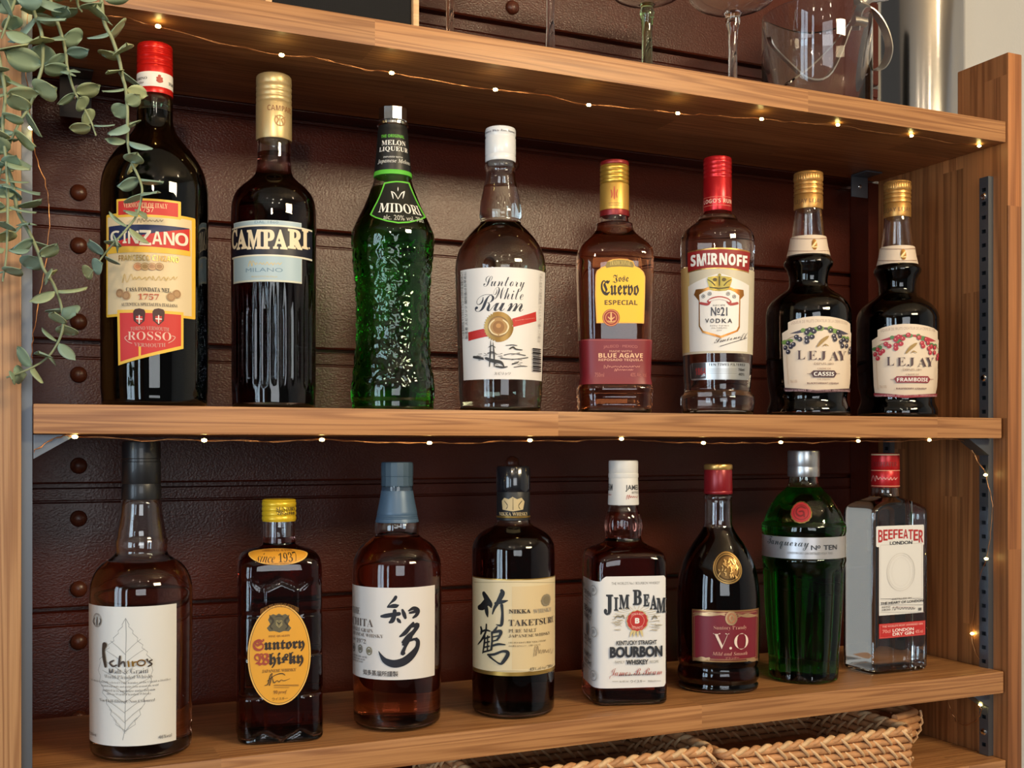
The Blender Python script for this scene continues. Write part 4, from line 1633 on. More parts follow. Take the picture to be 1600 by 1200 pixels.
b.lathe('sleeve_band', [(328, 22.8), (328.5, 23.2), (335, 23.2), (337, 22.8)], MR)
L = Label(b, (690, 180, 4.21), prof=[(288, 22.8), (327, 23)])
L.brush([[(1136, 478, 6), (1136, 520, 12), (1136, 560, 8)], [(1116, 500, 6), (1122, 530, 8), (1118, 550, 6)], [(1156, 500, 6), (1150, 530, 8), (1154, 550, 6)]], ink(186, 70, 40))
L.lines(1100, 1180, (586, 600), 3, ink(150, 100, 50))
L.build('sleeve_print')
L = Label(b, (690, 380, 4))
OR_ = ink(230, 160, 40, 'paper')
YL = ink(246, 196, 40, 'paper')
pl = [(968, 500), (960, 330), (962, 200), (970, 172), (1000, 150), (1025, 142), (1040, 112), (1070, 100), (1112, 97), (1160, 100), (1196, 112), (1208, 142), (1235, 154), (1262, 180), (1272, 210), (1270, 330), (1264, 502)]
L.poly(pl, ink(236, 176, 70, 'paper'))
cx, cy = 1116, 300
L.poly([(cx + (x - cx) * 0.95, cy + (y - cy) * 0.965) for x, y in pl], YL)
L.poly([(1024, 140), (1036, 118), (1075, 106), (1112, 103), (1160, 107), (1192, 118), (1202, 140), (1196, 152), (1160, 148), (1112, 146), (1062, 149), (1030, 155)], ink(142, 122, 58))
L.text('TRADICIONAL', 1050, 112, 1182, 140, ink(206, 180, 100), 'B', arc=4)
L.text('Jose', 1070, 197, 1168, 250, ink(40, 24, 14), 'F')
L.text('Cuervo', 996, 232, 1232, 328, ink(40, 24, 14), 'F', 0.012)
L.text('ESPECIAL', 1020, 356, 1222, 386, ink(92, 60, 20), 'X')
L.ell(1060, 466, 54, 54, ink(150, 44, 40))
L.ring(1060, 466, 50, 50, 4, ink(226, 160, 90))
L.ring(1060, 466, 36, 36, 4, ink(226, 160, 90))
L.brush([[(1060, 436, 8), (1060, 470, 12), (1060, 492, 6)], [(1042, 462, 6), (1060, 476, 8), (1080, 462, 6)], [(1040, 486, 5), (1060, 492, 5), (1082, 486, 5)]], ink(232, 180, 120))
MRN = ink(124, 30, 40, 'paper')
L.rect(866, 598, 1310, 880, MRN, 8)
SND = ink(226, 170, 140)
L.lines(880, 1304, (608, 850), 3, ink(180, 90, 80))
L.text('JALISCO · MEXICO', 1014, 640, 1220, 662, ink(190, 110, 100), 'r', arc=5)
L.text('MADE WITH', 1050, 670, 1184, 682, SND, 'r')
L.text('BLUE AGAVE', 984, 688, 1252, 716, ink(236, 190, 150), 'X')
L.text('REPOSADO TEQUILA', 984, 722, 1252, 740, SND, 'X')
L.scrib(1015, 762, 1235, 782, ink(210, 140, 120), 14, 3, 2)
L.scrib(1080, 784, 1195, 800, ink(210, 140, 120), 9, 3, 6)
L.text('750ml', 962, 810, 1018, 836, ink(190, 110, 100), 'r')
L.text('40% Alc. Vol.', 1176, 810, 1274, 836, ink(190, 110, 100), 'r')
L.build()

# --- vodka
b = Bottle('bottle', 'clear vodka bottle with red cap and white label carrying a gold crown', 1121, YT, 0.0,
           [(258, 19), (330, 21), (333, 22.5), (336, 29), (342, 31.5), (347, 38), (354, 49), (361, 55.5), (368, 57.5), (385, 58), (430, 57), (540, 55), (590, 53), (610, 51.8), (614, 53), (617, 57), (622, 58), (632, 57.8), (640, 56)],
           CLEAR, glassmat('clear_spirit_b', (0.96, 0.97, 0.95), 1.5, 0.907), 345, wall=0.003, ref=500)
RC = capm('red_vodka_cap', 190, 30, 36, 0.26, 0.5)
b.lathe('cap', [(244.5, 19), (245.5, 21.6), (248, 22.4)] + rib_prof(250, 276, 22.5, 4, 0.6) + [(278, 22.2)], RC, ribs=36, rib_y=(256, 274), depth=0.0002)
b.lathe('sleeve', [(278, 22), (279, 22.5), (327, 22.7), (329.5, 22)], RC)
L = Label(b, (1040, 220, 5.333), prof=[(279, 22.5), (327, 22.7)])
L.text("LOGO'S RUN", 322, 492, 545, 526, ink(226, 190, 170), 'X')
L.lines(320, 540, (476, 546), 4, ink(216, 120, 100))
L.build('sleeve_print')
L = Label(b, (1040, 380, 5))
L.rect(119, 192, 690, 858, ink(206, 196, 172, 'paper'))
L.rect(119, 192, 190, 858, ink(224, 196, 132, 'paper'))
L.poly([(178, 340), (300, 275), (335, 262), (400, 240), (425, 236), (450, 242), (512, 264), (540, 276), (650, 332), (636, 850), (190, 850)], ink(232, 228, 222, 'paper'))
L.poly([(174, 70), (280, 46), (420, 34), (560, 42), (658, 66), (648, 235), (560, 212), (420, 198), (280, 208), (176, 234)], ink(210, 160, 90, 'foil'))
L.poly([(174, 78), (280, 56), (420, 46), (560, 54), (658, 76), (648, 226), (560, 202), (420, 190), (280, 198), (176, 226)], ink(146, 28, 26))
for t, x0, x1, y0, y1 in (('S', 198, 238, 92, 182), ('M', 246, 318, 82, 178), ('I', 328, 350, 78, 168), ('R', 356, 410, 78, 170), ('N', 420, 480, 78, 170), ('O', 490, 545, 84, 174), ('F', 554, 592, 90, 180), ('F', 598, 634, 98, 186)):
    L.text(t, x0, y0, x1, y1, WHT, 'X', 0.025)
GD2 = ink(190, 128, 66, 'foil')
L.poly([(225, 404), (240, 362), (300, 356), (330, 344), (420, 330), (500, 342), (530, 356), (604, 366), (608, 410), (580, 440), (576, 660), (560, 690), (430, 742), (290, 700), (262, 650), (262, 450)], GD2)
L.poly([(266, 404), (300, 380), (340, 366), (500, 366), (540, 384), (572, 410), (566, 650), (550, 680), (430, 724), (296, 684), (272, 646), (270, 460)], ink(236, 232, 226, 'paper'))
CRN = ink(150, 132, 66, 'foil')
L.poly([(345, 362), (326, 290), (332, 266), (370, 260), (420, 256), (470, 260), (512, 268), (516, 292), (494, 360), (470, 372), (420, 376), (370, 372)], CRN)
L.ell(421, 248, 12, 10, CRN)
L.brush([[(330, 285, 6), (362, 305, 8), (385, 330, 8)], [(510, 285, 6), (478, 305, 8), (456, 330, 8)], [(420, 262, 8), (420, 290, 10), (420, 330, 8)], [(348, 345, 9), (420, 354, 9), (492, 345, 9)]], ink(84, 70, 30))
L.ell(385, 285, 16, 14, ink(96, 80, 36))
L.ell(455, 285, 16, 14, ink(96, 80, 36))
for x, y in ((298, 416), (346, 396), (486, 396), (532, 418)):
    L.ring(x, y, 15, 15, 5, ink(130, 128, 126))
    L.ell(x, y, 6, 6, ink(110, 108, 106))
RB = ink(170, 60, 56)
L.brush([[(278, 470, 20), (330, 478, 20), (352, 460, 8)], [(556, 470, 20), (505, 478, 20), (478, 460, 8)], [(338, 455, 24), (370, 436, 26), (425, 428, 26), (475, 440, 26), (500, 460, 24)]], RB)
L.brush([[(345, 450, 14), (380, 438, 16), (425, 432, 16), (470, 442, 16), (492, 454, 14)]], ink(236, 228, 220))
L.text('RECIPE', 372, 480, 466, 492, ink(120, 116, 112), 'r')
L.text('N', 356, 500, 396, 568, ink(54, 56, 72), 'r', 0.02)
L.text('o', 402, 506, 424, 548, ink(54, 56, 72), 'r', 0.02)
L.lines(402, 424, (558,), 5, ink(54, 56, 72))
L.text('21', 430, 500, 480, 568, ink(54, 56, 72), 'r', 0.02)
for t, x0, x1 in (('V', 312, 342), ('O', 350, 380), ('D', 392, 426), ('K', 438, 474), ('A', 482, 516)):
    L.text(t, x0, 590, x1, 624, ink(60, 56, 60), 'r', 0.025)
for t, x0, x1, y in (('TEN TIMES', 346, 492, 640), ('FILTERED', 362, 478, 658), ('EST', 402, 440, 676)):
    L.text(t, x0, y, x1, y + 10, ink(160, 156, 152), 'r')
L.text('Smirnoff', 380, 690, 632, 800, ink(64, 56, 58), 'S', -0.010, shear=60)
L.brush([[(425, 806, 4), (520, 775, 4), (625, 740, 4)]], ink(64, 56, 58))
SL = ink(190, 192, 192, 'foil')
L.rect(200, 930, 645, 1066, SL, 26)
L.rect(206, 936, 318, 1058, ink(104, 96, 96, 'foil'))
L.text('1864', 240, 975, 318, 1030, ink(150, 40, 40), 'X')
L.text('TEN TIMES FILTERED', 338, 938, 612, 958, BLK, 'X')
L.lines(330, 550, (985, 1000, 1016), 3, ink(120, 120, 122))
L.text('750ml', 560, 978, 606, 1000, BLK, 'X')
L.text('40%', 562, 1014, 606, 1036, BLK, 'X')
L.build()


# --- two berry liqueurs
def berry(label, cx, prof, level, fr, pal, word, sub, neckband, capp):
    b = Bottle('bottle', label, cx, YT, 0.0, prof, CLEAR, glassmat('berry_' + word.lower(), (0.20, 0.004, 0.03), 500, 0.907), level, seg=80, group=None, ref=560)
    k = capp
    GC2 = capm('old_gold_cap', 190, 142, 78, 0.34, 0.65)
    y0, h, hw = k
    sc = h / 58.0
    b.lathe('cap', [(y0, hw - 2.5), (y0 + 0.8 * sc, hw - 0.6), (y0 + 3 * sc, hw)] + rib_prof(y0 + 4 * sc, y0 + 14 * sc, hw, 1, 0.6) + rib_prof(y0 + 15 * sc, y0 + 36 * sc, hw - 0.3, 3, 1.2) + [(y0 + 38 * sc, hw - 0.3), (y0 + h - 2, hw - 0.4), (y0 + h, hw - 1)], GC2, ribs=40, rib_y=(y0 + 4 * sc, y0 + 14 * sc), depth=0.0004)
    L = Label(b, (0, 0, 1), prof=[(y0 + 38 * sc, hw - 0.3), (y0 + h - 2, hw - 0.4)])
    L.text('LEJAY LEJAY', cx - 20, y0 + 44 * sc, cx + 20, y0 + 52 * sc, ink(120, 80, 40), 'X')
    L.build('cap_print')
    ya, yb, ha, hb = neckband
    PK = ink(222, 202, 180, 'paper')
    b.lathe('neck_band', [(ya, ha - 0.4), (ya + 0.6, ha), ((ya + yb) / 2, (ha + hb) / 2 - 0.6), (yb - 0.6, hb), (yb, hb - 0.4)], PK, grow=0.0006)
    L = Label(b, (0, 0, 1), curved=True, grow=0.0010)
    for y in (ya + 4.0, yb - 5.5):
        L.brush([[(cx - hb * 0.9, y, 0.9), (cx - hb * 0.5, y + 0.3, 0.9), (cx, y + 0.5, 0.9), (cx + hb * 0.5, y + 0.3, 0.9), (cx + hb * 0.9, y, 0.9)]], ink(150, 110, 90))
    ex, ey = cx + 9, (ya + yb) / 2 - 1
    L.ell(ex, ey, 9.4, 9.2, ink(120, 84, 40, 'foil'))
    L.ring(ex, ey, 9.2, 9.0, 1.0, ink(170, 124, 66))
    L.brush([[(ex - 4.5, ey + 4.5, 1.5), (ex - 1, ey + 1, 4), (ex + 2, ey - 3, 3.4), (ex + 3, ey - 4.8, 2)], [(ex - 2, ey + 4.6, 1.4), (ex + 3, ey + 4, 2), (ex + 5, ey + 3.6, 1)]], ink(240, 214, 150))
    L.build('neck_print')
    L = Label(b, fr)
    PL = ink(226, 208, 186, 'paper')
    L.poly([(190, 350), (268, 300), (268, 205), (340, 172), (480, 135), (650, 118), (820, 126), (960, 152), (1050, 185), (1098, 225), (1100, 330), (1112, 350), (1098, 700), (1084, 1088), (650, 1110), (228, 1078), (205, 700)], PL)
    L.text('LIQUEUR DE FRUITS CREATEUR DE LA CREME DE CASSIS', 312, 180, 1062, 226, ink(178, 150, 130), 'r', arc=18)
    dk, lf, wd1, pill = pal
    L.poly([(290, 356), (480, 290), (650, 266), (820, 272), (960, 305), (1075, 362), (1000, 370), (900, 330), (760, 300), (650, 296), (520, 330), (400, 352)], dk)
    L.brush([[(200, 480, 10), (300, 410, 10), (420, 372, 6)], [(1108, 480, 10), (1060, 420, 10), (960, 372, 6)]], ink(170, 140, 116))
    rnd = random.Random(len(word))
    for (x, y) in ((230, 470), (300, 450), (470, 310), (660, 290), (710, 285), (830, 285), (1010, 410), (1060, 420), (400, 420), (560, 360), (890, 320)):
        L.ell(x, y, rnd.uniform(30, 56), rnd.uniform(20, 34), lf, 16)
    spots = [(240, 545), (275, 600), (310, 530), (345, 500), (275, 480), (385, 400), (430, 430), (520, 340), (560, 300), (615, 325), (590, 398), (522, 415), (522, 462), (690, 275), (835, 312), (930, 335), (876, 388), (890, 430), (955, 385), (968, 462), (1000, 435), (985, 520), (1045, 448), (1040, 520), (1085, 560), (1078, 600)]
    for (x, y) in spots:
        L.ell(x, y, 32, 32, wd1, 18)
        L.ell(x - 7, y - 8, 9, 9, ink(200, 196, 206) if word == 'CASSIS' else ink(226, 150, 150), 10)
    L.brush([[(660, 525, 20), (720, 455, 44), (775, 410, 38), (800, 390, 14)], [(735, 520, 10), (760, 500, 16), (800, 520, 8)]], ink(160, 128, 70))
    TX = ink(78, 56, 62)
    for t, x0, x1, y0_, y1_ in (('L', 395, 500, 580, 700), ('E', 538, 652, 588, 704), ('J', 675, 775, 590, 712), ('A', 812, 935, 592, 714), ('Y', 920, 1028, 588, 712)):
        L.text(t, x0, y0_, x1, y1_, TX, 'B', -0.01)
    L.text('DEPUIS 1841', 615, 742, 865, 772, ink(150, 126, 112), 'r')
    L.text('CREME DE', 655, 812, 830, 834, ink(150, 116, 104), 'r')
    pw = 165 if word == 'CASSIS' else 240
    L.poly([(740 - pw, 880), (740 - pw + 30, 848), (740 + pw - 30, 848), (740 + pw, 890), (740 + pw - 30, 942), (740 - pw + 30, 938)], pill)
    L.lines(740 - pw - 50, 740 + pw + 40, (892,), 5, pill)
    L.text(word, 740 - pw + 36, 868, 740 + pw - 34, 920, WHT, 'X')
    L.text('DE DIJON' if word == 'CASSIS' else '', 660, 958, 820, 978, ink(150, 116, 104), 'r')
    L.text(sub, 525, 1006, 930, 1034, ink(112, 80, 84), 'X')
    L.text('70cl 15%', 305, 975, 395, 1012, ink(190, 164, 140), 'r')
    L.poly([(228, 1082), (650, 1112), (1082, 1090), (1080, 1130), (650, 1150), (230, 1120)], pill)
    L.text('PRODUIT DE FRANCE   LEJAY LAGOUTE DIJON   CREATEUR DE LA CREME DE CASSIS', 245, 1100, 1075, 1132, ink(214, 180, 186), 'r')
    L.brush([[(262, 640, 4), (268, 800, 4), (285, 1030, 4)], [(1060, 700, 4), (1058, 800, 4), (1045, 1050, 4)]], ink(190, 150, 110))
    L.build()
    return b


PF = [(280, 20), (326, 21.5), (345, 23.5), (365, 26), (369, 27), (398, 33), (403, 36.5), (408, 39.3), (413, 38.5), (418, 35), (426, 32), (436, 30.4), (446, 31), (452, 37), (459, 49), (467, 59), (477, 65.5), (490, 67.5), (530, 67.3), (560, 66.6), (600, 64), (615, 61), (622, 60), (630, 61.5), (638, 65), (643, 65.5)]
berry('dark cassis liqueur bottle with gold cap, dark berries on its cream label', 1263, PF, 404, (1200, 480, 8.571),
      (ink(70, 66, 82), ink(118, 150, 76), ink(40, 36, 54), ink(78, 52, 56)), 'CASSIS', 'BLACKCURRANT LIQUEUR', (369, 398, 27.6, 33.6), (268, 58, 23.5))
k = 0.972
PF2 = [(416 + (y - 404) * k if y < 480 else 640 + (y - 640) * 0.965 + 0.5, hw * 0.965) for y, hw in PF]
fr2 = (1402 - (1263 - 1200) * 0.965, 492.5, 8.571 / 0.965)
berry('dark raspberry liqueur bottle with gold cap, red berries on its cream label', 1402, PF2, 417, fr2,
      (ink(176, 54, 70), ink(86, 130, 80), ink(178, 44, 62), ink(140, 48, 58)), 'FRAMBOISE', 'RASPBERRY LIQUEUR', (385, 413, 27.0, 32.4), (282.5, 56.5, 22.3))

# ------------------------------------------------------------------ bottles of the lower shelf
ZB = ZL
# --- blended whisky with the leaf label
b = Bottle('bottle', 'amber whisky bottle with black capsule and white leaf label at the left end', 221, 0.056, ZB,
           [(700, 28), (781, 30), (784, 31.5), (800, 33), (830, 38), (843, 40), (846, 41.5), (858, 41.5), (861, 40.5), (869, 43), (876, 52), (883, 62), (892, 70), (905, 76.5), (922, 80.5), (945, 81), (1150, 80), (1175, 79)],
           CLEAR, glassmat('blended_whisky', (0.90, 0.42, 0.05), 14, 0.907), 876, wall=0.003, botr=0.008)
BC = capm('black_capsule', 22, 24, 28, 0.38, 0.0, 0.2)
b.cx = 225
b.lathe('cap', [(689, 26), (690, 29.5), (693, 30.5), (716, 30.5), (717, 29.6), (721, 29.6), (722, 30.6), (755, 30.8), (756, 30.2), (760, 31), (778, 31.6), (780.5, 31)], BC)
b.cx = 221
L = Label(b, (20, 660, 2.222))
L.rect(266, 640, 567, 1124, ink(228, 226, 220, 'paper'))
LG = ink(150, 150, 148)
mid = [(392, 680), (394, 740), (392, 830), (393, 920), (390, 1010), (390, 1060), (382, 1102)]
L.brush([[(x, y, 2.2) for x, y in mid]], LG)
rgt = [(392, 680), (404, 702), (402, 708), (418, 724), (416, 732), (434, 748), (432, 758), (452, 772), (448, 782), (468, 796), (464, 806), (482, 822), (478, 832), (486, 860), (478, 880), (482, 900), (468, 920), (472, 938), (456, 956), (458, 976), (440, 1000), (444, 1014), (424, 1036), (426, 1048), (390, 1072)]
L.brush([[(x, y, 1.6) for x, y in rgt]], LG, 1)
L.brush([[(392 - (x - 392) * 1.0, y, 1.6) for x, y in rgt]], LG, 1)
vn = []
for i in range(9):
    y = 760 + i * 34
    w = (52, 66, 74, 78, 80, 74, 66, 54, 40)[i]
    vn.append([(392, y + 40, 1.4), (392 + w * 0.5, y + 14, 1.4), (392 + w, y - 8, 1.2)])
    vn.append([(392, y + 46, 1.4), (392 - w * 0.5, y + 20, 1.4), (392 - w, y - 2, 1.2)])
L.brush(vn, LG, 3)
L.ring(296, 686, 22, 24, 2, ink(120, 116, 112))
L.ring(296, 686, 18, 20, 1.4, ink(150, 146, 142))
L.brush([[(288, 700, 5), (284, 690, 5), (288, 678, 3)], [(296, 702, 5), (296, 688, 6), (297, 674, 3)], [(304, 700, 5), (309, 690, 5), (306, 680, 3)]], ink(90, 88, 86))
DB = ink(62, 46, 30)
L.brush([[(322, 772, 20), (318, 790, 12), (320, 815, 14), (325, 846, 10)]], DB)
L.brush([[(352, 826, 5), (340, 834, 7), (350, 846, 6), (362, 842, 5)], [(374, 812, 7), (372, 830, 8), (370, 846, 7)], [(370, 842, 6), (386, 830, 6), (390, 846, 5)]], DB)
L.brush([[(402, 830, 6), (404, 846, 6)], [(416, 830, 6), (418, 846, 6), (420, 834, 5), (430, 830, 4)]], ink(176, 130, 60, 'foil'))
L.ring(446, 834, 15, 12, 5, DB)
L.ring(446, 834, 15, 12, 3, ink(160, 112, 50, 'foil'))
L.brush([[(482, 824, 5), (472, 830, 5), (482, 838, 5), (470, 846, 5)], [(466, 822, 6), (468, 828, 4)]], DB)
TG = ink(92, 90, 90)
L.text('Malt & Grain', 335, 854, 470, 872, TG, 'B', -0.02)
L.text('World Blended Whisky', 322, 877, 486, 893, TG, 'B', -0.02)
for i, (t, x0, x1) in enumerate((('Nine whiskies carefully selected by the founder of the Chichibu Distillery', 276, 546), ('blended with malts and grains from around the world', 312, 504), ('matured in its warehouse under the snow', 318, 494), ('this is World Blended Whisky', 330, 480))):
    L.text(t, x0, 899 + i * 13.5, x1, 908 + i * 13.5, TG, 'B', -0.02)
L.text('Non Chill-filtered, Non Coloured', 306, 962, 492, 974, TG, 'B', -0.015)
L.text('700ml', 272, 1076, 294, 1086, TG, 'r')
L.text('46%vol', 504, 1082, 548, 1094, TG, 'r')
L.build()

# --- square whisky with tortoiseshell glass
def hexgroove(p, z, r):
    """tortoiseshell lattice pressed into the faces of the square bottle"""
    u = p / (math.pi / 2)
    u = u - round(u)
    x = abs(math.tan(u * math.pi / 2) * 0.0375)
    if z > KY(405) or z < KY(1140):
        return 0.0
    d = 1.0
    if KY(1078) < z < KY(450):
        d = abs(x - 0.0166)
    t = min(1, x / 0.0166)
    if x < 0.0166:
        d = min(d, abs(z - (KY(415) + (KY(450) - KY(415)) * t)), abs(z - (KY(1122) + (KY(1078) - KY(1122)) * t)))
    else:
        t = min(1, (x - 0.0166) / 0.014)
        d = min(d, abs(z - (KY(450) + (KY(405) - KY(450)) * t)), abs(z - (KY(1078) + (KY(1112) - KY(1078)) * t)))
        for y in (562, 742, 918):
            d = min(d, abs(z - KY(y)))
    return -0.0017 * math.exp(-(d / 0.0013) ** 2)


q_K = 1.064 / ray(436, 700).y


def KY(y):
    return EYE + (700 - (760 + y / 2.857)) * (q_K - 0.02) / F - ZB


b = Bottle('bottle', 'dark square whisky bottle with embossed hexagon glass, yellow cap and oval yellow label', 436, 0.064, ZB,
           [(790, 22, 2.0), (815, 25, 2.0), (850, 25.6, 2.0), (855, 32, 2.2), (861, 50, 3.0), (868, 60, 3.8), (876, 64.5, 4.6), (890, 66.5, 5), (1000, 67, 5), (1130, 68, 5), (1150, 68, 5)],
           CLEAR, glassmat('dark_whisky', (0.60, 0.10, 0.012), 46, 0.907), 838, n=5, ratio=0.96, delta=math.radians(4), seg=160, mod=hexgroove, fine=0.0018, ref=1000)
YC = capm('yellow_cap', 220, 184, 40, 0.3, 0.25)
b.lathe('cap', [(780, 22), (781, 25.5), (783, 26.8)] + rib_prof(784, 814, 27, 4, 0.9) + [(815, 26)], YC)
L = Label(b, (340, 760, 2.857), prof=[(784, 27.2), (814, 27.2)])
L.text('SUNTORY', 262, 90, 344, 108, ink(60, 44, 16), 'B')
L.text('Whisky', 262, 108, 342, 130, ink(60, 44, 16), 'F')
L.build('cap_print')
L = Label(b, (340, 760, 2.857), curved=True, off=0.0007, dv=0.001, du=0.0018)
OG = ink(228, 160, 52, 'paper')
pts = [(270 + 131 * math.cos(t), 302 + 8 * math.cos(2 * t) * 0 + (50 if math.sin(t) > 0 else 22) * math.sin(t)) for t in [i * math.pi / 20 for i in range(40)]]
L.poly(pts, ink(240, 190, 96, 'paper'))
L.poly([(270 + (x - 270) * 0.96, 302 + (y - 302) * 0.92) for x, y in pts], OG)
KB = ink(44, 32, 22)
L.text('since 1937', 180, 296, 356, 336, KB, 'BI', -0.01, arc=-4)
L.text('ORIGINAL & FINE', 205, 284, 336, 294, ink(150, 96, 30), 'B')
L.text('SUNTORY WHISKY', 210, 340, 330, 348, ink(150, 96, 30), 'B', arc=-3)
L.build('neck_label')
L = Label(b, (370, 930, 6.667), off=0.0006)
L.ell(444, 620, 318, 520, ink(240, 186, 90, 'paper'), 64)
L.ring(444, 620, 304, 506, 6, ink(120, 84, 24), 64)
L.ell(444, 620, 298, 500, ink(232, 164, 44, 'paper'), 64)
L.text('FROM THE HOUSE OF SUNTORY', 250, 140, 640, 186, ink(150, 100, 30), 'B', arc=58)
CR1, CR2 = ink(96, 88, 62), ink(60, 52, 36)
L.poly([(350, 210), (380, 196), (410, 206), (440, 190), (470, 206), (505, 194), (535, 212), (552, 260), (530, 300), (565, 340), (540, 375), (490, 372), (445, 388), (390, 372), (340, 376), (315, 342), (350, 300), (328, 255)], CR1)
L.brush([[(360, 230, 16), (380, 270, 22), (350, 320, 14), (370, 350, 16)], [(525, 230, 16), (500, 270, 22), (530, 320, 14), (512, 350, 16)], [(405, 225, 8), (440, 215, 10), (478, 225, 8)]], CR2)
L.poly([(408, 260), (474, 260), (474, 310), (441, 340), (408, 310)], ink(150, 136, 90))
L.brush([[(420, 275, 8), (440, 300, 10), (462, 275, 8)], [(440, 262, 6), (440, 320, 6)], [(345, 205, 7), (355, 250, 8)], [(540, 205, 7), (528, 250, 8)]], CR2)
L.text('FINE QUALITY', 335, 412, 552, 436, ink(140, 92, 34), 'B')
L.text('S', 176, 455, 294, 580, ink(164, 66, 44), 'F', 0.02)
L.text('untory', 292, 462, 698, 590, KB, 'F', 0.02)
L.text('W', 192, 600, 344, 728, ink(164, 66, 44), 'F', 0.02)
L.text('hisky', 340, 590, 684, 748, KB, 'F', 0.02)
L.text('JAPANESE WHISKY', 275, 765, 612, 800, ink(120, 84, 30), 'B')
L.brush([[(300, 935, 6), (330, 920, 9), (350, 840, 8), (372, 815, 6), (345, 935, 10)], [(325, 890, 6), (400, 830, 7), (470, 812, 9), (500, 830, 5)], [(372, 850, 5), (390, 910, 8), (420, 885, 5), (440, 900, 7), (462, 878, 5), (490, 888, 6), (548, 866, 3)]], KB)
L.lines(388, 634, (930, 940), 4, ink(140, 96, 36))
L.lines(388, 540, (958,), 4, ink(140, 96, 36))
L.text('90 proof', 385, 985, 520, 1030, ink(130, 84, 30), 'BI')
L.text('ウイスキー', 372, 1058, 528, 1090, ink(100, 66, 24))
L.build()

# --- grain whisky with brush writing
b = Bottle('bottle', 'whisky bottle with blue cap and white label in bold black brush writing', 620.5, 0.060, ZB,
           [(735, 22), (816, 33), (818, 35), (832, 35), (835, 33), (840, 37), (848, 48), (857, 58), (868, 64), (882, 68.5), (905, 69.6), (1060, 69), (1120, 68)],
           CLEAR, glassmat('grain_whisky', (0.84, 0.34, 0.045), 23, 0.907), 838, wall=0.003, botr=0.008)
BL = capm('blue_cap', 62, 84, 102, 0.42, 0.1)
BL2 = capm('blue_sleeve', 74, 100, 126, 0.4, 0.15)
b.lathe('cap', [(722, 23), (723, 24.6), (727, 25.2), (744, 25), (745, 24.6), (759, 24.9), (761, 24.4)], BL, n=16, sharp=12)
b.lathe('sleeve', [(761, 23.6), (762, 24.2), (780, 27), (800, 31), (804, 31.6), (805, 31.2), (807, 32.2), (808, 31.8), (810, 33), (811, 32.6), (816, 34), (817, 33.4)], BL2)
L = Label(b, (535, 890, 6.667))
L.rect(86, 190, 960, 1150, ink(228, 222, 216, 'paper'))
KK = ink(22, 22, 34)
L.brush([[(556, 286, 34), (540, 312, 34), (505, 345, 18), (470, 385, 10)], [(470, 392, 12), (520, 380, 40), (560, 378, 42), (585, 370, 12)],
         [(408, 486, 26), (450, 482, 44), (520, 470, 44), (590, 460, 40)], [(545, 430, 40), (540, 480, 44), (520, 530, 48), (495, 548, 26)], [(575, 515, 26), (590, 535, 36), (604, 550, 18)],
         [(625, 420, 24), (640, 460, 40), (655, 500, 30)], [(690, 428, 16), (740, 402, 40), (785, 425, 44), (770, 470, 40), (735, 500, 20)], [(700, 450, 22), (740, 440, 30), (770, 430, 30)],
         [(735, 555, 26), (700, 600, 40), (650, 660, 44), (600, 695, 18)], [(720, 590, 30), (780, 575, 50), (745, 640, 44), (690, 700, 60), (640, 770, 60), (630, 780, 20)],
         [(720, 700, 20), (660, 790, 30), (625, 870, 40), (640, 870, 30)], [(740, 720, 20), (780, 740, 44), (775, 810, 52), (720, 890, 76), (640, 955, 84), (540, 980, 80), (450, 950, 60), (405, 895, 30), (382, 850, 6)], [(640, 745, 30), (700, 735, 30), (770, 715, 20)]], KK)
TT = ink(92, 80, 76)
L.text('THE', 117, 388, 190, 456, TT, 'B', -0.015)
L.text('CHITA', 117, 508, 324, 588, TT, 'B', -0.012)
L.text('SINGLE GRAIN', 117, 608, 322, 646, TT, 'B', -0.012)
L.text('JAPANESE WHISKY', 117, 666, 428, 706, TT, 'B', -0.012)
L.text('EST', 120, 704, 148, 730, TT, 'B', -0.012)
L.text('1972', 158, 718, 250, 764, TT, 'B', -0.015)
for x, y, c in ((130, 806, (96, 92, 88)), (194, 822, (120, 116, 104)), (284, 846, (130, 124, 96))):
    L.ring(x, y, 36, 44, 10, ink(*c))
    L.ell(x, y, 18, 20, ink(*c))
for i, (x1) in enumerate((264, 240, 220)):
    L.text('CHITA DISTILLERY AICHI', 112, 892 + i * 24, x1, 908 + i * 24, TT, 'B', -0.01)
L.text('知多蒸溜所謹製', 226, 1052, 580, 1110, ink(60, 54, 54), 'r', 0.01)
L.build()

# --- pure malt with brush writing on cream
b = Bottle('bottle', 'dark whisky bottle with black cap and cream label in black brush writing', 802, 0.060, ZB,
           [(735, 24), (812, 25.6), (818, 27), (823, 32), (829, 43), (837, 54), (846, 60.5), (858, 64.5), (880, 65), (1060, 64.6), (1100, 64)],
           CLEAR, glassmat('dark_malt', (0.50, 0.10, 0.02), 75, 0.907), 822, botr=0.006)
PB = capm('black_gloss_cap', 24, 26, 32, 0.16, 0.0, 0.6)
b.lathe('cap', [(727.5, 20), (728.5, 25), (731, 26.6), (757, 27), (766, 27), (768.5, 26)], PB)
b.lathe('sleeve', [(768, 25.2), (769, 25.6), (805, 25.8), (806, 25.5)], ink(26, 27, 30, 'paper'), grow=0.0003)
b.lathe('sleeve_stripe', [(806, 25.6), (806.4, 26.1), (808.4, 26.1), (809, 25.7)], GOLD, grow=0.0003)
b.lathe('sleeve_base', [(809, 25.6), (809.4, 25.9), (812.5, 26), (813, 25.4)], ink(26, 27, 30, 'paper'), grow=0.0003)
L = Label(b, (710, 700, 2.727), grow=0.0008)
GW = ink(196, 176, 132)
L.poly([(205, 225), (215, 212), (232, 218), (248, 208), (266, 218), (284, 212), (296, 228), (290, 262), (250, 270), (208, 262)], GW)
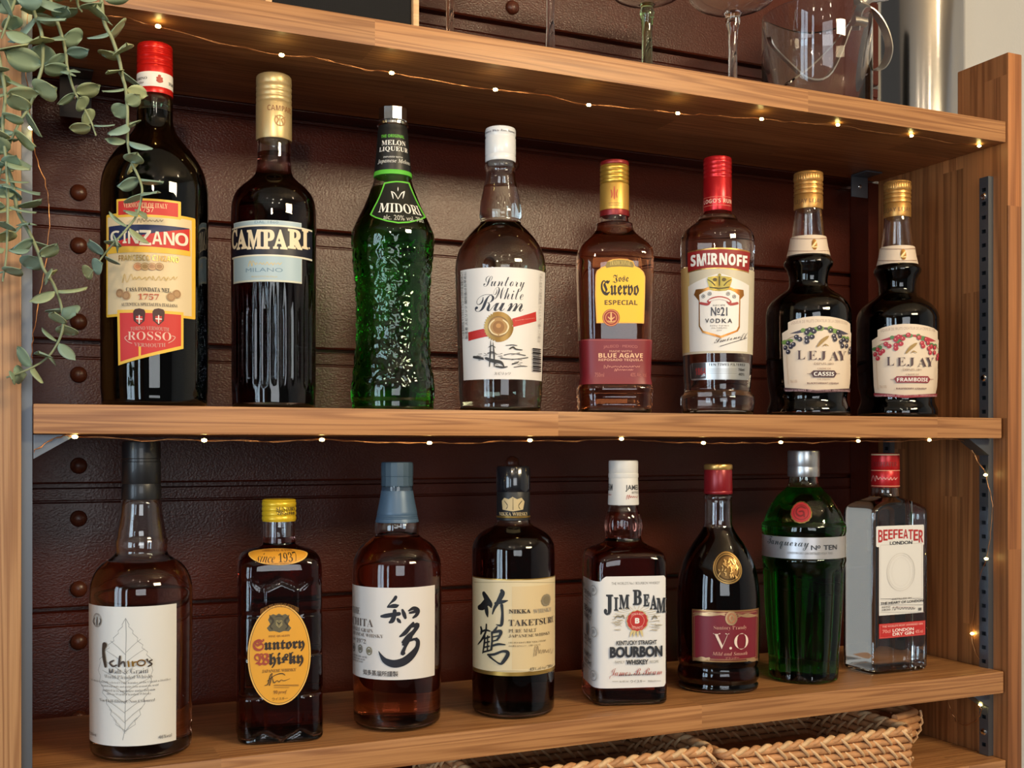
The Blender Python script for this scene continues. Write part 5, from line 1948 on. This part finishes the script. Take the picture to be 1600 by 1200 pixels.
L.brush([[(215, 225, 4), (228, 245, 6), (222, 260, 4)], [(286, 225, 4), (272, 245, 6), (278, 260, 4)], [(250, 215, 4), (250, 262, 6)]], ink(60, 52, 40))
L.text('NIKKA WHISKY', 195, 274, 308, 289, GW, 'B')
L.build('sleeve_print')
L = Label(b, (725, 890, 6.667))
CM = ink(224, 206, 166, 'paper')
L.rect(92, 100, 945, 1110, GOLD)
L.rect(92, 112, 945, 1070, CM)
L.lines(110, 940, (130, 1056), 4, ink(120, 100, 60))
L.rect(500, 170, 930, 1030, ink(220, 196, 150, 'paper'))
L.brush([[(210, 250, 50), (240, 320, 76), (200, 380, 80), (160, 395, 50)], [(240, 300, 60), (275, 360, 60), (285, 390, 20)], [(235, 400, 50), (242, 450, 44), (250, 490, 14)],
         [(395, 220, 36), (400, 250, 54), (360, 330, 44), (320, 400, 30), (300, 460, 14)], [(330, 350, 26), (400, 335, 36), (456, 322, 10)], [(395, 370, 34), (402, 450, 26), (398, 540, 34), (385, 580, 28), (340, 572, 8)],
         [(182, 600, 24), (190, 640, 30), (180, 670, 16)], [(180, 650, 16), (230, 630, 22), (275, 640, 14)], [(238, 570, 18), (230, 650, 22), (190, 730, 22), (152, 778, 10)], [(222, 690, 20), (216, 780, 24), (200, 870, 12)],
         [(215, 720, 18), (270, 700, 18)], [(215, 765, 16), (268, 748, 16)], [(212, 810, 16), (268, 795, 16)], [(205, 858, 18), (280, 838, 18)], [(252, 690, 16), (250, 840, 16)],
         [(350, 590, 10), (330, 625, 24), (300, 650, 10)], [(295, 650, 20), (298, 740, 20), (290, 830, 26)], [(300, 655, 20), (385, 640, 34), (370, 700, 26), (345, 730, 16)], [(300, 700, 14), (360, 688, 16)], [(300, 745, 14), (355, 730, 16)],
         [(290, 795, 20), (360, 775, 24), (430, 780, 12)], [(255, 885, 20), (320, 880, 26), (400, 850, 24), (450, 855, 36), (455, 890, 40), (410, 960, 34), (380, 980, 20), (330, 950, 16), (270, 900, 24)]], ink(20, 18, 18))
BN = ink(70, 58, 46)
L.text('NIKKA', 468, 412, 690, 455, BN, 'B', 0.01)
L.text('WHISKY', 715, 402, 900, 446, ink(226, 216, 190, 'foil'), 'B')
L.text('TAKETSURU', 466, 514, 925, 580, ink(60, 50, 42), 'B', -0.006)
L.text('PURE MALT', 466, 616, 746, 654, BN, 'B', -0.014)
L.text('JAPANESE WHISKY', 466, 668, 884, 704, BN, 'B', -0.014)
L.text('PRODUCED BY THE NIKKA WHISKY', 466, 746, 846, 764, BN, 'B', -0.02)
L.text('DISTILLING CO., LTD. JAPAN', 466, 784, 790, 802, BN, 'B', -0.02)
L.scrib(722, 790, 915, 900, ink(150, 130, 100), 8, 6, 12)
L.text('43% alc/vol 700ml', 678, 1006, 915, 1038, BN, 'BI', -0.01)
L.ell(850, 315, 78, 66, ink(200, 184, 150, 'foil'), 24, 0.1, 2)
L.ell(850, 315, 52, 44, ink(186, 168, 132, 'foil'))
L.build()


# --- bourbon, square
def facet(p, z, r):
    k = max(0.0, 1 - abs(z - JZ) / JH)
    return -0.0014 * k * (1 - abs(math.cos(p * 6)))


q_ = 1.06 / ray(974, 700).y
JZ = EYE + (700 - 820) * q_ / F - ZB
JH = 26 * q_ / F
b = Bottle('bottle', 'square bourbon bottle with white cap and white wraparound label with a red wax seal', 974, 0.066, ZB,
           [(730, 20, 2.0), (789, 22.5, 2.0), (796, 24, 2.0), (810, 29, 2.0), (822, 30.3, 2.0), (834, 29, 2.0), (840, 28, 2.0), (848, 31, 2.2), (854, 42, 2.8), (859, 54, 3.6), (866, 62, 4.6), (878, 65.8, 6), (900, 66.4, 6.5), (1080, 66.4, 6.5), (1092, 65.5, 6.5)],
           CLEAR, glassmat('bourbon', (0.70, 0.17, 0.02), 36, 0.907), 800, n=6.5, ratio=1.0, delta=math.radians(14), seg=128, mod=facet, fine=0.004, ref=1000)
WJ = capm('white_bourbon_cap', 224, 222, 218, 0.36)
b.lathe('cap', [(719, 20), (720, 22.6), (723, 23.2), (738, 23), (739, 22.6), (740, 23.4), (745, 23.6), (747, 23)], WJ)
b.lathe('sleeve', [(747, 22.6), (748, 22.9), (770, 23.6), (787, 24.3), (789, 24)], capm('white_sleeve', 222, 220, 216, 0.42))
L = Label(b, (880, 700, 2.857), prof=[(748, 22.9), (770, 23.6), (787, 24.3)])
JB = ink(50, 52, 56)
L.text('JAMES', 278, 164, 333, 194, JB, 'r', 0.02)
L.text('BEAM', 200, 160, 221, 190, JB, 'r', 0.02)
L.text('BOTTLED', 306, 194, 333, 203, JB, 'r')
L.scrib(282, 208, 330, 228, ink(176, 80, 70), 6, 2, 3)
L.scrib(201, 206, 216, 212, ink(176, 80, 70), 4, 2, 3)
L.build('sleeve_print')
L = Label(b, (900, 880, 5.714), du=0.0015)
u0, v0 = L.p(58, 560)
u1 = L.p(240, 500)[0]
u2 = L.p(798, 500)[0]
vt, vb_ = L.p(500, 116)[1], L.p(500, 1112)[1]
vs_ = vt - L.k(46)
WP = ink(230, 228, 226, 'paper')
r_ = L.k(24)
side_u = u1 - 0.060
pts = [(side_u, vb_), (u2 - r_, vb_), (u2, vb_ + r_), (u2, vt - r_), (u2 - r_, vt), (u1 + r_ * 1.2, vt), (u1, vt - r_ * 0.8), (u1 - r_ * 0.8, vs_), (side_u, vs_)]
L.put(pts, [list(range(len(pts)))], WP)
NB = ink(34, 38, 46)
L.text("THE WORLD'S No.1 BOURBON WHISKEY", 318, 166, 746, 190, ink(120, 118, 116), 'r', 0.01)
for t, x0, x1, y0, y1 in (('J', 250, 330, 280, 462), ('I', 340, 376, 304, 424), ('M', 384, 474, 280, 408), ('B', 506, 584, 236, 372), ('E', 598, 650, 276, 384), ('A', 656, 718, 284, 412), ('M', 712, 790, 308, 440)):
    L.text(t, x0 + 5, y0 + 5, x1 + 5, y1 + 5, ink(150, 152, 156), 'B', 0.02)
    L.text(t, x0, y0, x1, y1, NB, 'B', 0.02)
TN = ink(190, 172, 130)
for i in range(14):
    t = math.pi * (0.08 + i * 0.065)
    L.brush([[(540 + 100 * math.cos(t), 500 - 90 * math.sin(t), 2), (540 + 210 * math.cos(t), 500 - 120 * math.sin(t), 4)]], TN)
rnd = random.Random(9)
stx = []
for sx in (-1, 1):
    for i in range(16):
        x = (310 if sx < 0 else 640) + rnd.uniform(0, 70)
        y = rnd.uniform(500, 600)
        stx.append([(x, y, 3), (x + rnd.uniform(14, 40), y + rnd.uniform(-8, 8), 4), (x + rnd.uniform(44, 60), y + rnd.uniform(-8, 8), 2)])
L.brush(stx, ink(176, 164, 140))
L.brush([[(350, 492, 6), (370, 470, 14), (400, 478, 16), (420, 465, 12), (430, 492, 8)], [(670, 500, 6), (690, 470, 18), (710, 490, 10)]], ink(130, 122, 104))
for x in (490, 515, 545, 580):
    L.brush([[(540 + (x - 535) * 0.7, 590, 20), (x, 625, 18), (x + (x - 535) * 0.2, 655, 4)]], ink(216, 196, 140))
L.ell(542, 512, 98, 98, ink(198, 172, 120), 32, 0.06, 2)
L.ell(542, 512, 92, 92, ink(186, 40, 36), 24, 0.07, 2)
L.ring(542, 512, 62, 62, 4, ink(226, 150, 130))
L.text('JAMES B. BEAM', 490, 446, 594, 470, ink(232, 190, 180), 'r', arc=6)
L.text('DISTILLING CO', 496, 556, 590, 580, ink(232, 190, 180), 'r', arc=-6)
L.text('B', 522, 486, 560, 536, WHT, 'X', 0.03)
L.text('KENTUCKY STRAIGHT', 364, 686, 708, 726, JB, 'r', 0.025)
L.text('BOURBON', 308, 738, 756, 838, NB, 'r', 0.045)
L.text('FAMILY', 352, 868, 432, 892, ink(150, 148, 140), 'r')
L.text('WHISKEY', 446, 858, 636, 902, NB, 'r', 0.035)
L.text('RECIPE', 650, 864, 722, 888, ink(150, 148, 140), 'r')
L.text('James B Beam', 305, 930, 752, 1026, ink(172, 66, 62), 'S', -0.012)
L.text('NONE GENUINE WITHOUT MY SIGNATURE', 384, 986, 690, 1000, NB, 'r', 0.02)
L.lines(330, 378, (1052,), 3, GREY)
L.lines(690, 740, (1048,), 3, GREY)
L.text('Alc 40% Vol', 390, 1044, 464, 1060, GREY, 'r')
L.text('ウイスキー', 484, 1038, 610, 1064, ink(70, 68, 66))
L.text('700ml', 630, 1042, 690, 1056, GREY, 'r')
# printing on the left face
TS = ink(96, 96, 98)
for t, y0, y1, w in (('SEVEN', 236, 288, 1), ('GENERATIONS', 296, 318, 0), ('OF THE', 324, 346, 0), ('BEAM', 370, 440, 1), ('FAMILY', 440, 500, 1), ('DISTILLING', 640, 700, 1), ('SINCE 1795', 712, 740, 0), ('FAMILY', 780, 840, 1), ('RECIPE', 850, 900, 1), ('KENTUCKY', 908, 930, 0)):
    L.text(t, 92, y0, 146, y1, TS, 'r', 0.02, shear=-14)
for x, y in ((82, 190), (166, 240), (168, 612), (84, 915), (166, 1000)):
    L.ring(x, y, 46, 46, 5, ink(130, 130, 130))
    L.text('JB', x - 10, y - 20, x + 10, y + 20, TS, 'r')
L.ell(116, 580, 46, 56, ink(150, 150, 152), 18)
L.brush([[(118, 540, 20), (118, 600, 24), (120, 620, 40)]], ink(60, 62, 70))
L.brush([[(160, 300, 3), (160, 420, 3), (162, 545, 3)], [(160, 670, 3), (160, 800, 3), (160, 930, 3)]], ink(170, 170, 170))
L.build()

# --- brandy
b = Bottle('bottle', 'dark brandy bottle with red cap, bronze medallion and red gilt label', 1122, 0.066, ZB,
           [(738, 18), (774, 20), (776, 22.4), (780, 22.6), (781, 21.8), (818, 22), (825, 24), (836, 30), (850, 39.5), (870, 51), (890, 58.6), (912, 63), (935, 65), (960, 65.2), (1000, 64.6), (1034, 64), (1040, 62), (1044, 60.5), (1048, 62.5), (1056, 64), (1064, 63.4), (1067, 61), (1069, 60.6), (1072, 62.5), (1078, 63)],
           CLEAR, glassmat('brandy', (0.40, 0.05, 0.012), 75, 0.907), 824, ratio=0.82, delta=math.radians(6), seg=88, ref=1000)
b.lathe('cap_top', [(725, 19), (726, 22), (728, 22.6), (732, 22.6), (734, 21.8)], capm('cap_gold_rim', 204, 164, 96, 0.3, 0.75))
b.lathe('cap', [(734, 21.6), (735, 22), (766, 22.6), (767, 22.2), (768, 22.7), (771, 22.6), (772, 22)], capm('wine_red_cap', 138, 28, 36, 0.3, 0.25))
L = Label(b, (1040, 690, 2.927), curved=True)
BZ = ink(140, 112, 66, 'foil')
BD = ink(66, 48, 26, 'foil')
L.ell(285, 577, 78, 74, BD, 36)
L.ring(285, 577, 76, 72, 6, BZ)
L.ring(285, 577, 66, 62, 4, BZ)
L.ell(285, 577, 54, 50, ink(96, 72, 40, 'foil'))
rnd = random.Random(3)
sq = []
for i in range(40):
    x, y = 285 + rnd.uniform(-44, 44), 577 + rnd.uniform(-40, 40)
    sq.append([(x, y, 4), (x + rnd.uniform(-10, 10), y + rnd.uniform(4, 12), 5)])
L.brush(sq, ink(178, 144, 90, 'foil'))
L.build('medallion')
L = Label(b, (1040, 690, 2.927))
L.rect(122, 772, 424, 1010, ink(190, 146, 96, 'foil'))
L.rect(128, 780, 418, 1002, ink(118, 24, 40, 'paper'))
L.frame_rect(132, 784, 414, 998, 3, ink(214, 172, 122, 'foil'))
LGD = ink(220, 180, 134, 'foil')
for x0, x1, y in ((128, 270, 786), (330, 420, 792), (128, 200, 990), (370, 420, 994)):
    L.brush([[(x0, y, 8), ((x0 + x1) / 2, y + 6, 12), (x1, y, 8)], [(x0, y + 10, 5), ((x0 + x1) / 2, y - 4, 6), (x1, y + 8, 5)]], LGD)
L.ell(300, 808, 28, 32, LGD)
L.ell(300, 808, 20, 24, ink(170, 110, 76))
L.brush([[(300, 792, 6), (292, 806, 8), (300, 824, 6)], [(300, 792, 6), (310, 806, 8), (300, 824, 6)]], LGD)
L.text('Suntory Brandy', 220, 842, 368, 864, ink(214, 160, 140), 'B', -0.02)
L.text('V', 218, 876, 290, 948, ink(236, 214, 196), 'B', -0.03)
L.ell(296, 944, 6, 6, ink(236, 214, 196))
L.text('O', 312, 876, 374, 950, ink(236, 214, 196), 'B', -0.03)
L.text('Mild and Smooth', 214, 962, 370, 978, ink(214, 160, 140), 'BI', -0.01)
L.text('ブランデー', 272, 984, 334, 994, ink(206, 150, 130))
L.build()


# --- gin, green fluted
def ten(p, z, r):
    if z > TZ1:
        return -0.0012 * abs(math.sin(p * 5)) ** 3 * max(0.0, min(1.0, (z - TZ2) / 0.004)) * max(0.0, min(1.0, (TZ3 - z) / 0.02))
    k = min(1.0, (TZ1 - z) / 0.004) * max(0.0, min(1.0, z / 0.008))
    return -0.0030 * k * (1 - abs(math.cos(p * 5 + 0.35)))


q_ = 1.068 / ray(1256, 700).y
TZ1 = EYE + (700 - 884) * q_ / F - ZB
TZ2 = EYE + (700 - 818) * q_ / F - ZB
TZ3 = EYE + (700 - 752) * q_ / F - ZB
b = Bottle('bottle', 'tapered green gin bottle with silver cap, silver band and red seal', 1255.6, 0.068, ZB,
           [(712, 20), (744, 23), (750, 23.4), (758, 25), (765, 31), (773, 40), (786, 50), (800, 58), (813, 63), (818, 64.5), (820, 66.4), (832, 66.6), (836, 65.2), (838, 64.4), (870, 64.4), (872, 66.4), (879, 66.4), (882, 65), (890, 64.6), (940, 62.4), (1000, 58.6), (1040, 55.8), (1060, 54)],
           glassmat('emerald_glass', (0.03, 0.66, 0.24), 52), None, 762, seg=160, mod=ten, fine=0.0035, wall=0.003, botr=0.006)
b.lathe('cap', [(703.5, 22), (704.5, 24.8), (706, 25.2), (728, 25.2), (729, 24.8), (731, 25.2), (743, 25.4), (745, 24.6)], capm('satin_silver_cap', 190, 192, 194, 0.3, 0.9))
b.lathe('band', [(837.5, 64.5), (838, 65.2), (871, 65.2), (871.5, 64.6)], plain('silver_band', rgb(196, 196, 200), 0.34, 0.6), n=96, grow=0.0004)
L = Label(b, (1040, 690, 2.927), grow=0.0014)
L.text('Tanqueray', 472, 436, 655, 496, ink(66, 72, 76), 'S', -0.004, shear=-6)
L.text('N', 664, 474, 690, 496, ink(50, 54, 60), 'r', 0.01)
L.text('o', 692, 474, 706, 488, ink(50, 54, 60), 'r', 0.01)
L.text('TEN', 720, 472, 778, 494, ink(50, 54, 60), 'r', 0.01)
L.text('LONDON DRY GIN DISTILLED FOUR TIMES', 560, 506, 760, 516, ink(130, 132, 136), 'r')
L.build('band_print')
L = Label(b, (1040, 690, 2.927), curved=True, off=0.0012)
L.ell(620, 325, 52, 50, ink(140, 120, 70, 'foil'), 30, 0.05, 2)
L.ell(620, 325, 47, 45, ink(172, 34, 42), 26, 0.05, 2)
L.ring(620, 325, 36, 34, 4, ink(120, 20, 28))
L.brush([[(640, 308, 6), (620, 300, 8), (602, 312, 8), (600, 330, 8), (616, 342, 8), (634, 334, 6)], [(612, 322, 6), (630, 322, 8), (634, 345, 6)]], ink(116, 18, 26))
L.build('seal')

# --- gin, clear rectangular
c_ = P(1383, 700, 0.072)
ds = math.atan2(c_.x, 1.072)
b = Bottle('bottle', 'clear rectangular gin bottle with red cap and white label at the right end', 1383, 0.072, ZB,
           [(718, 18, 2.0, 1.0), (761, 21, 2.0, 1.0), (764, 22, 2.0, 1.0), (773, 22.4, 2.0, 1.0), (778, 27, 2.4, 0.95), (783, 42, 3.6, 0.8), (789, 55, 6, 0.70), (794, 62, 8, 0.66), (800, 64.6, 9, 0.64), (812, 65.2, 9.5, 0.64), (1020, 65.2, 9.5, 0.64), (1034, 64.6, 9.5, 0.64)],
           glassmat('pale_glass', (0.86, 0.96, 0.93), 5), glassmat('clear_gin', (0.96, 0.97, 0.96), 1.5, 0.907), 776, n=9.5, ratio=0.64, delta=ds, seg=144, wall=0.0032, ref=950, botr=0.006)

RB2 = capm('red_gin_cap', 186, 30, 34, 0.3, 0.35)
b.cx = 1379
off_ = (P(1379, 700, 0.072) - P(1383, 700, 0.072)).x
for o_ in (b.lathe('cap', [(708, 20), (709, 22.2), (711, 22.8), (733, 22.8), (734, 22.2), (735, 22.8), (757, 23), (758, 22.6), (760, 22.8), (761.5, 22)], RB2),):
    pass
b.cx = 1383
b.cx = 1379
L = Label(b, (1290, 680, 2.306), prof=[(711, 22.8), (757, 23)])
L.lines(156, 256, (70,), 5, ink(210, 180, 140))
L.text('BEEFEATER', 164, 96, 246, 112, ink(130, 24, 26), 'X')
L.scrib(158, 146, 248, 166, ink(220, 150, 140), 8, 3, 3)
L.lines(156, 258, (127, 183), 3, ink(220, 150, 120))
L.build('cap_print')
b.cx = 1383
L = Label(b, (1310, 820, 6.667), du=0.0016)
WB = ink(226, 224, 220, 'paper')
L.rect(394, 6, 888, 222, WB, 16)
L.rect(424, 150, 880, 930, WB)
L.frame_rect(438, 200, 866, 770, 3, ink(180, 176, 170))
BRD = ink(176, 44, 46)
n = 9
for i, t in enumerate('BEEFEATER'):
    x0 = 416 + i * 51.5
    e = ((i - 4) / 4.0) ** 2
    L.text(t, x0, 46 + 6 * e, x0 + 46, 140 + 44 * e, BRD, 'X')
L.text('LONDON', 536, 168, 762, 204, BLK, 'r', 0.015)
L.ring(648, 490, 186, 200, 5, ink(206, 202, 196))
L.ring(648, 490, 164, 178, 3, ink(210, 206, 200))
L.ring(648, 490, 120, 150, 2, ink(214, 210, 204))
L.text('DISTILLED IN', 556, 758, 752, 776, GREY, 'r', 0.02)
L.lines(440, 548, (768,), 3, GREY)
L.lines(760, 876, (768,), 3, GREY)
L.text('THE HEART OF LONDON', 442, 790, 868, 816, ink(70, 68, 68), 'r', 0.02)
L.lines(440, 876, (832,), 3, GREY)
L.text('ESTD', 458, 846, 540, 864, GREY, 'r', 0.01)
L.text('1820', 458, 874, 540, 892, GREY, 'r', 0.01)
L.scrib(560, 850, 790, 890, ink(60, 58, 60), 9, 5, 4)
L.lines(560, 780, (856,), 3, ink(150, 110, 110))
L.rect(820, 862, 850, 892, ink(110, 110, 110))
L.lines(440, 876, (908,), 3, ink(180, 178, 176))
L.rect(426, 1014, 888, 1166, ink(190, 46, 44, 'paper'))
L.text("THE WORLD'S MOST AWARDED GIN", 458, 1034, 862, 1054, ink(232, 180, 170), 'r', 0.02)
L.text('LONDON', 562, 1074, 772, 1106, WHT, 'r', 0.02)
L.text('DRY GIN', 562, 1114, 772, 1146, WHT, 'r', 0.02)
L.text('70cl', 460, 1090, 540, 1126, ink(226, 150, 140), 'r', 0.02)
L.text('40% vol', 788, 1090, 862, 1126, ink(226, 150, 140), 'r', 0.02)
L.frame_rect(436, 1024, 880, 1158, 3, ink(220, 120, 112))
L.build()
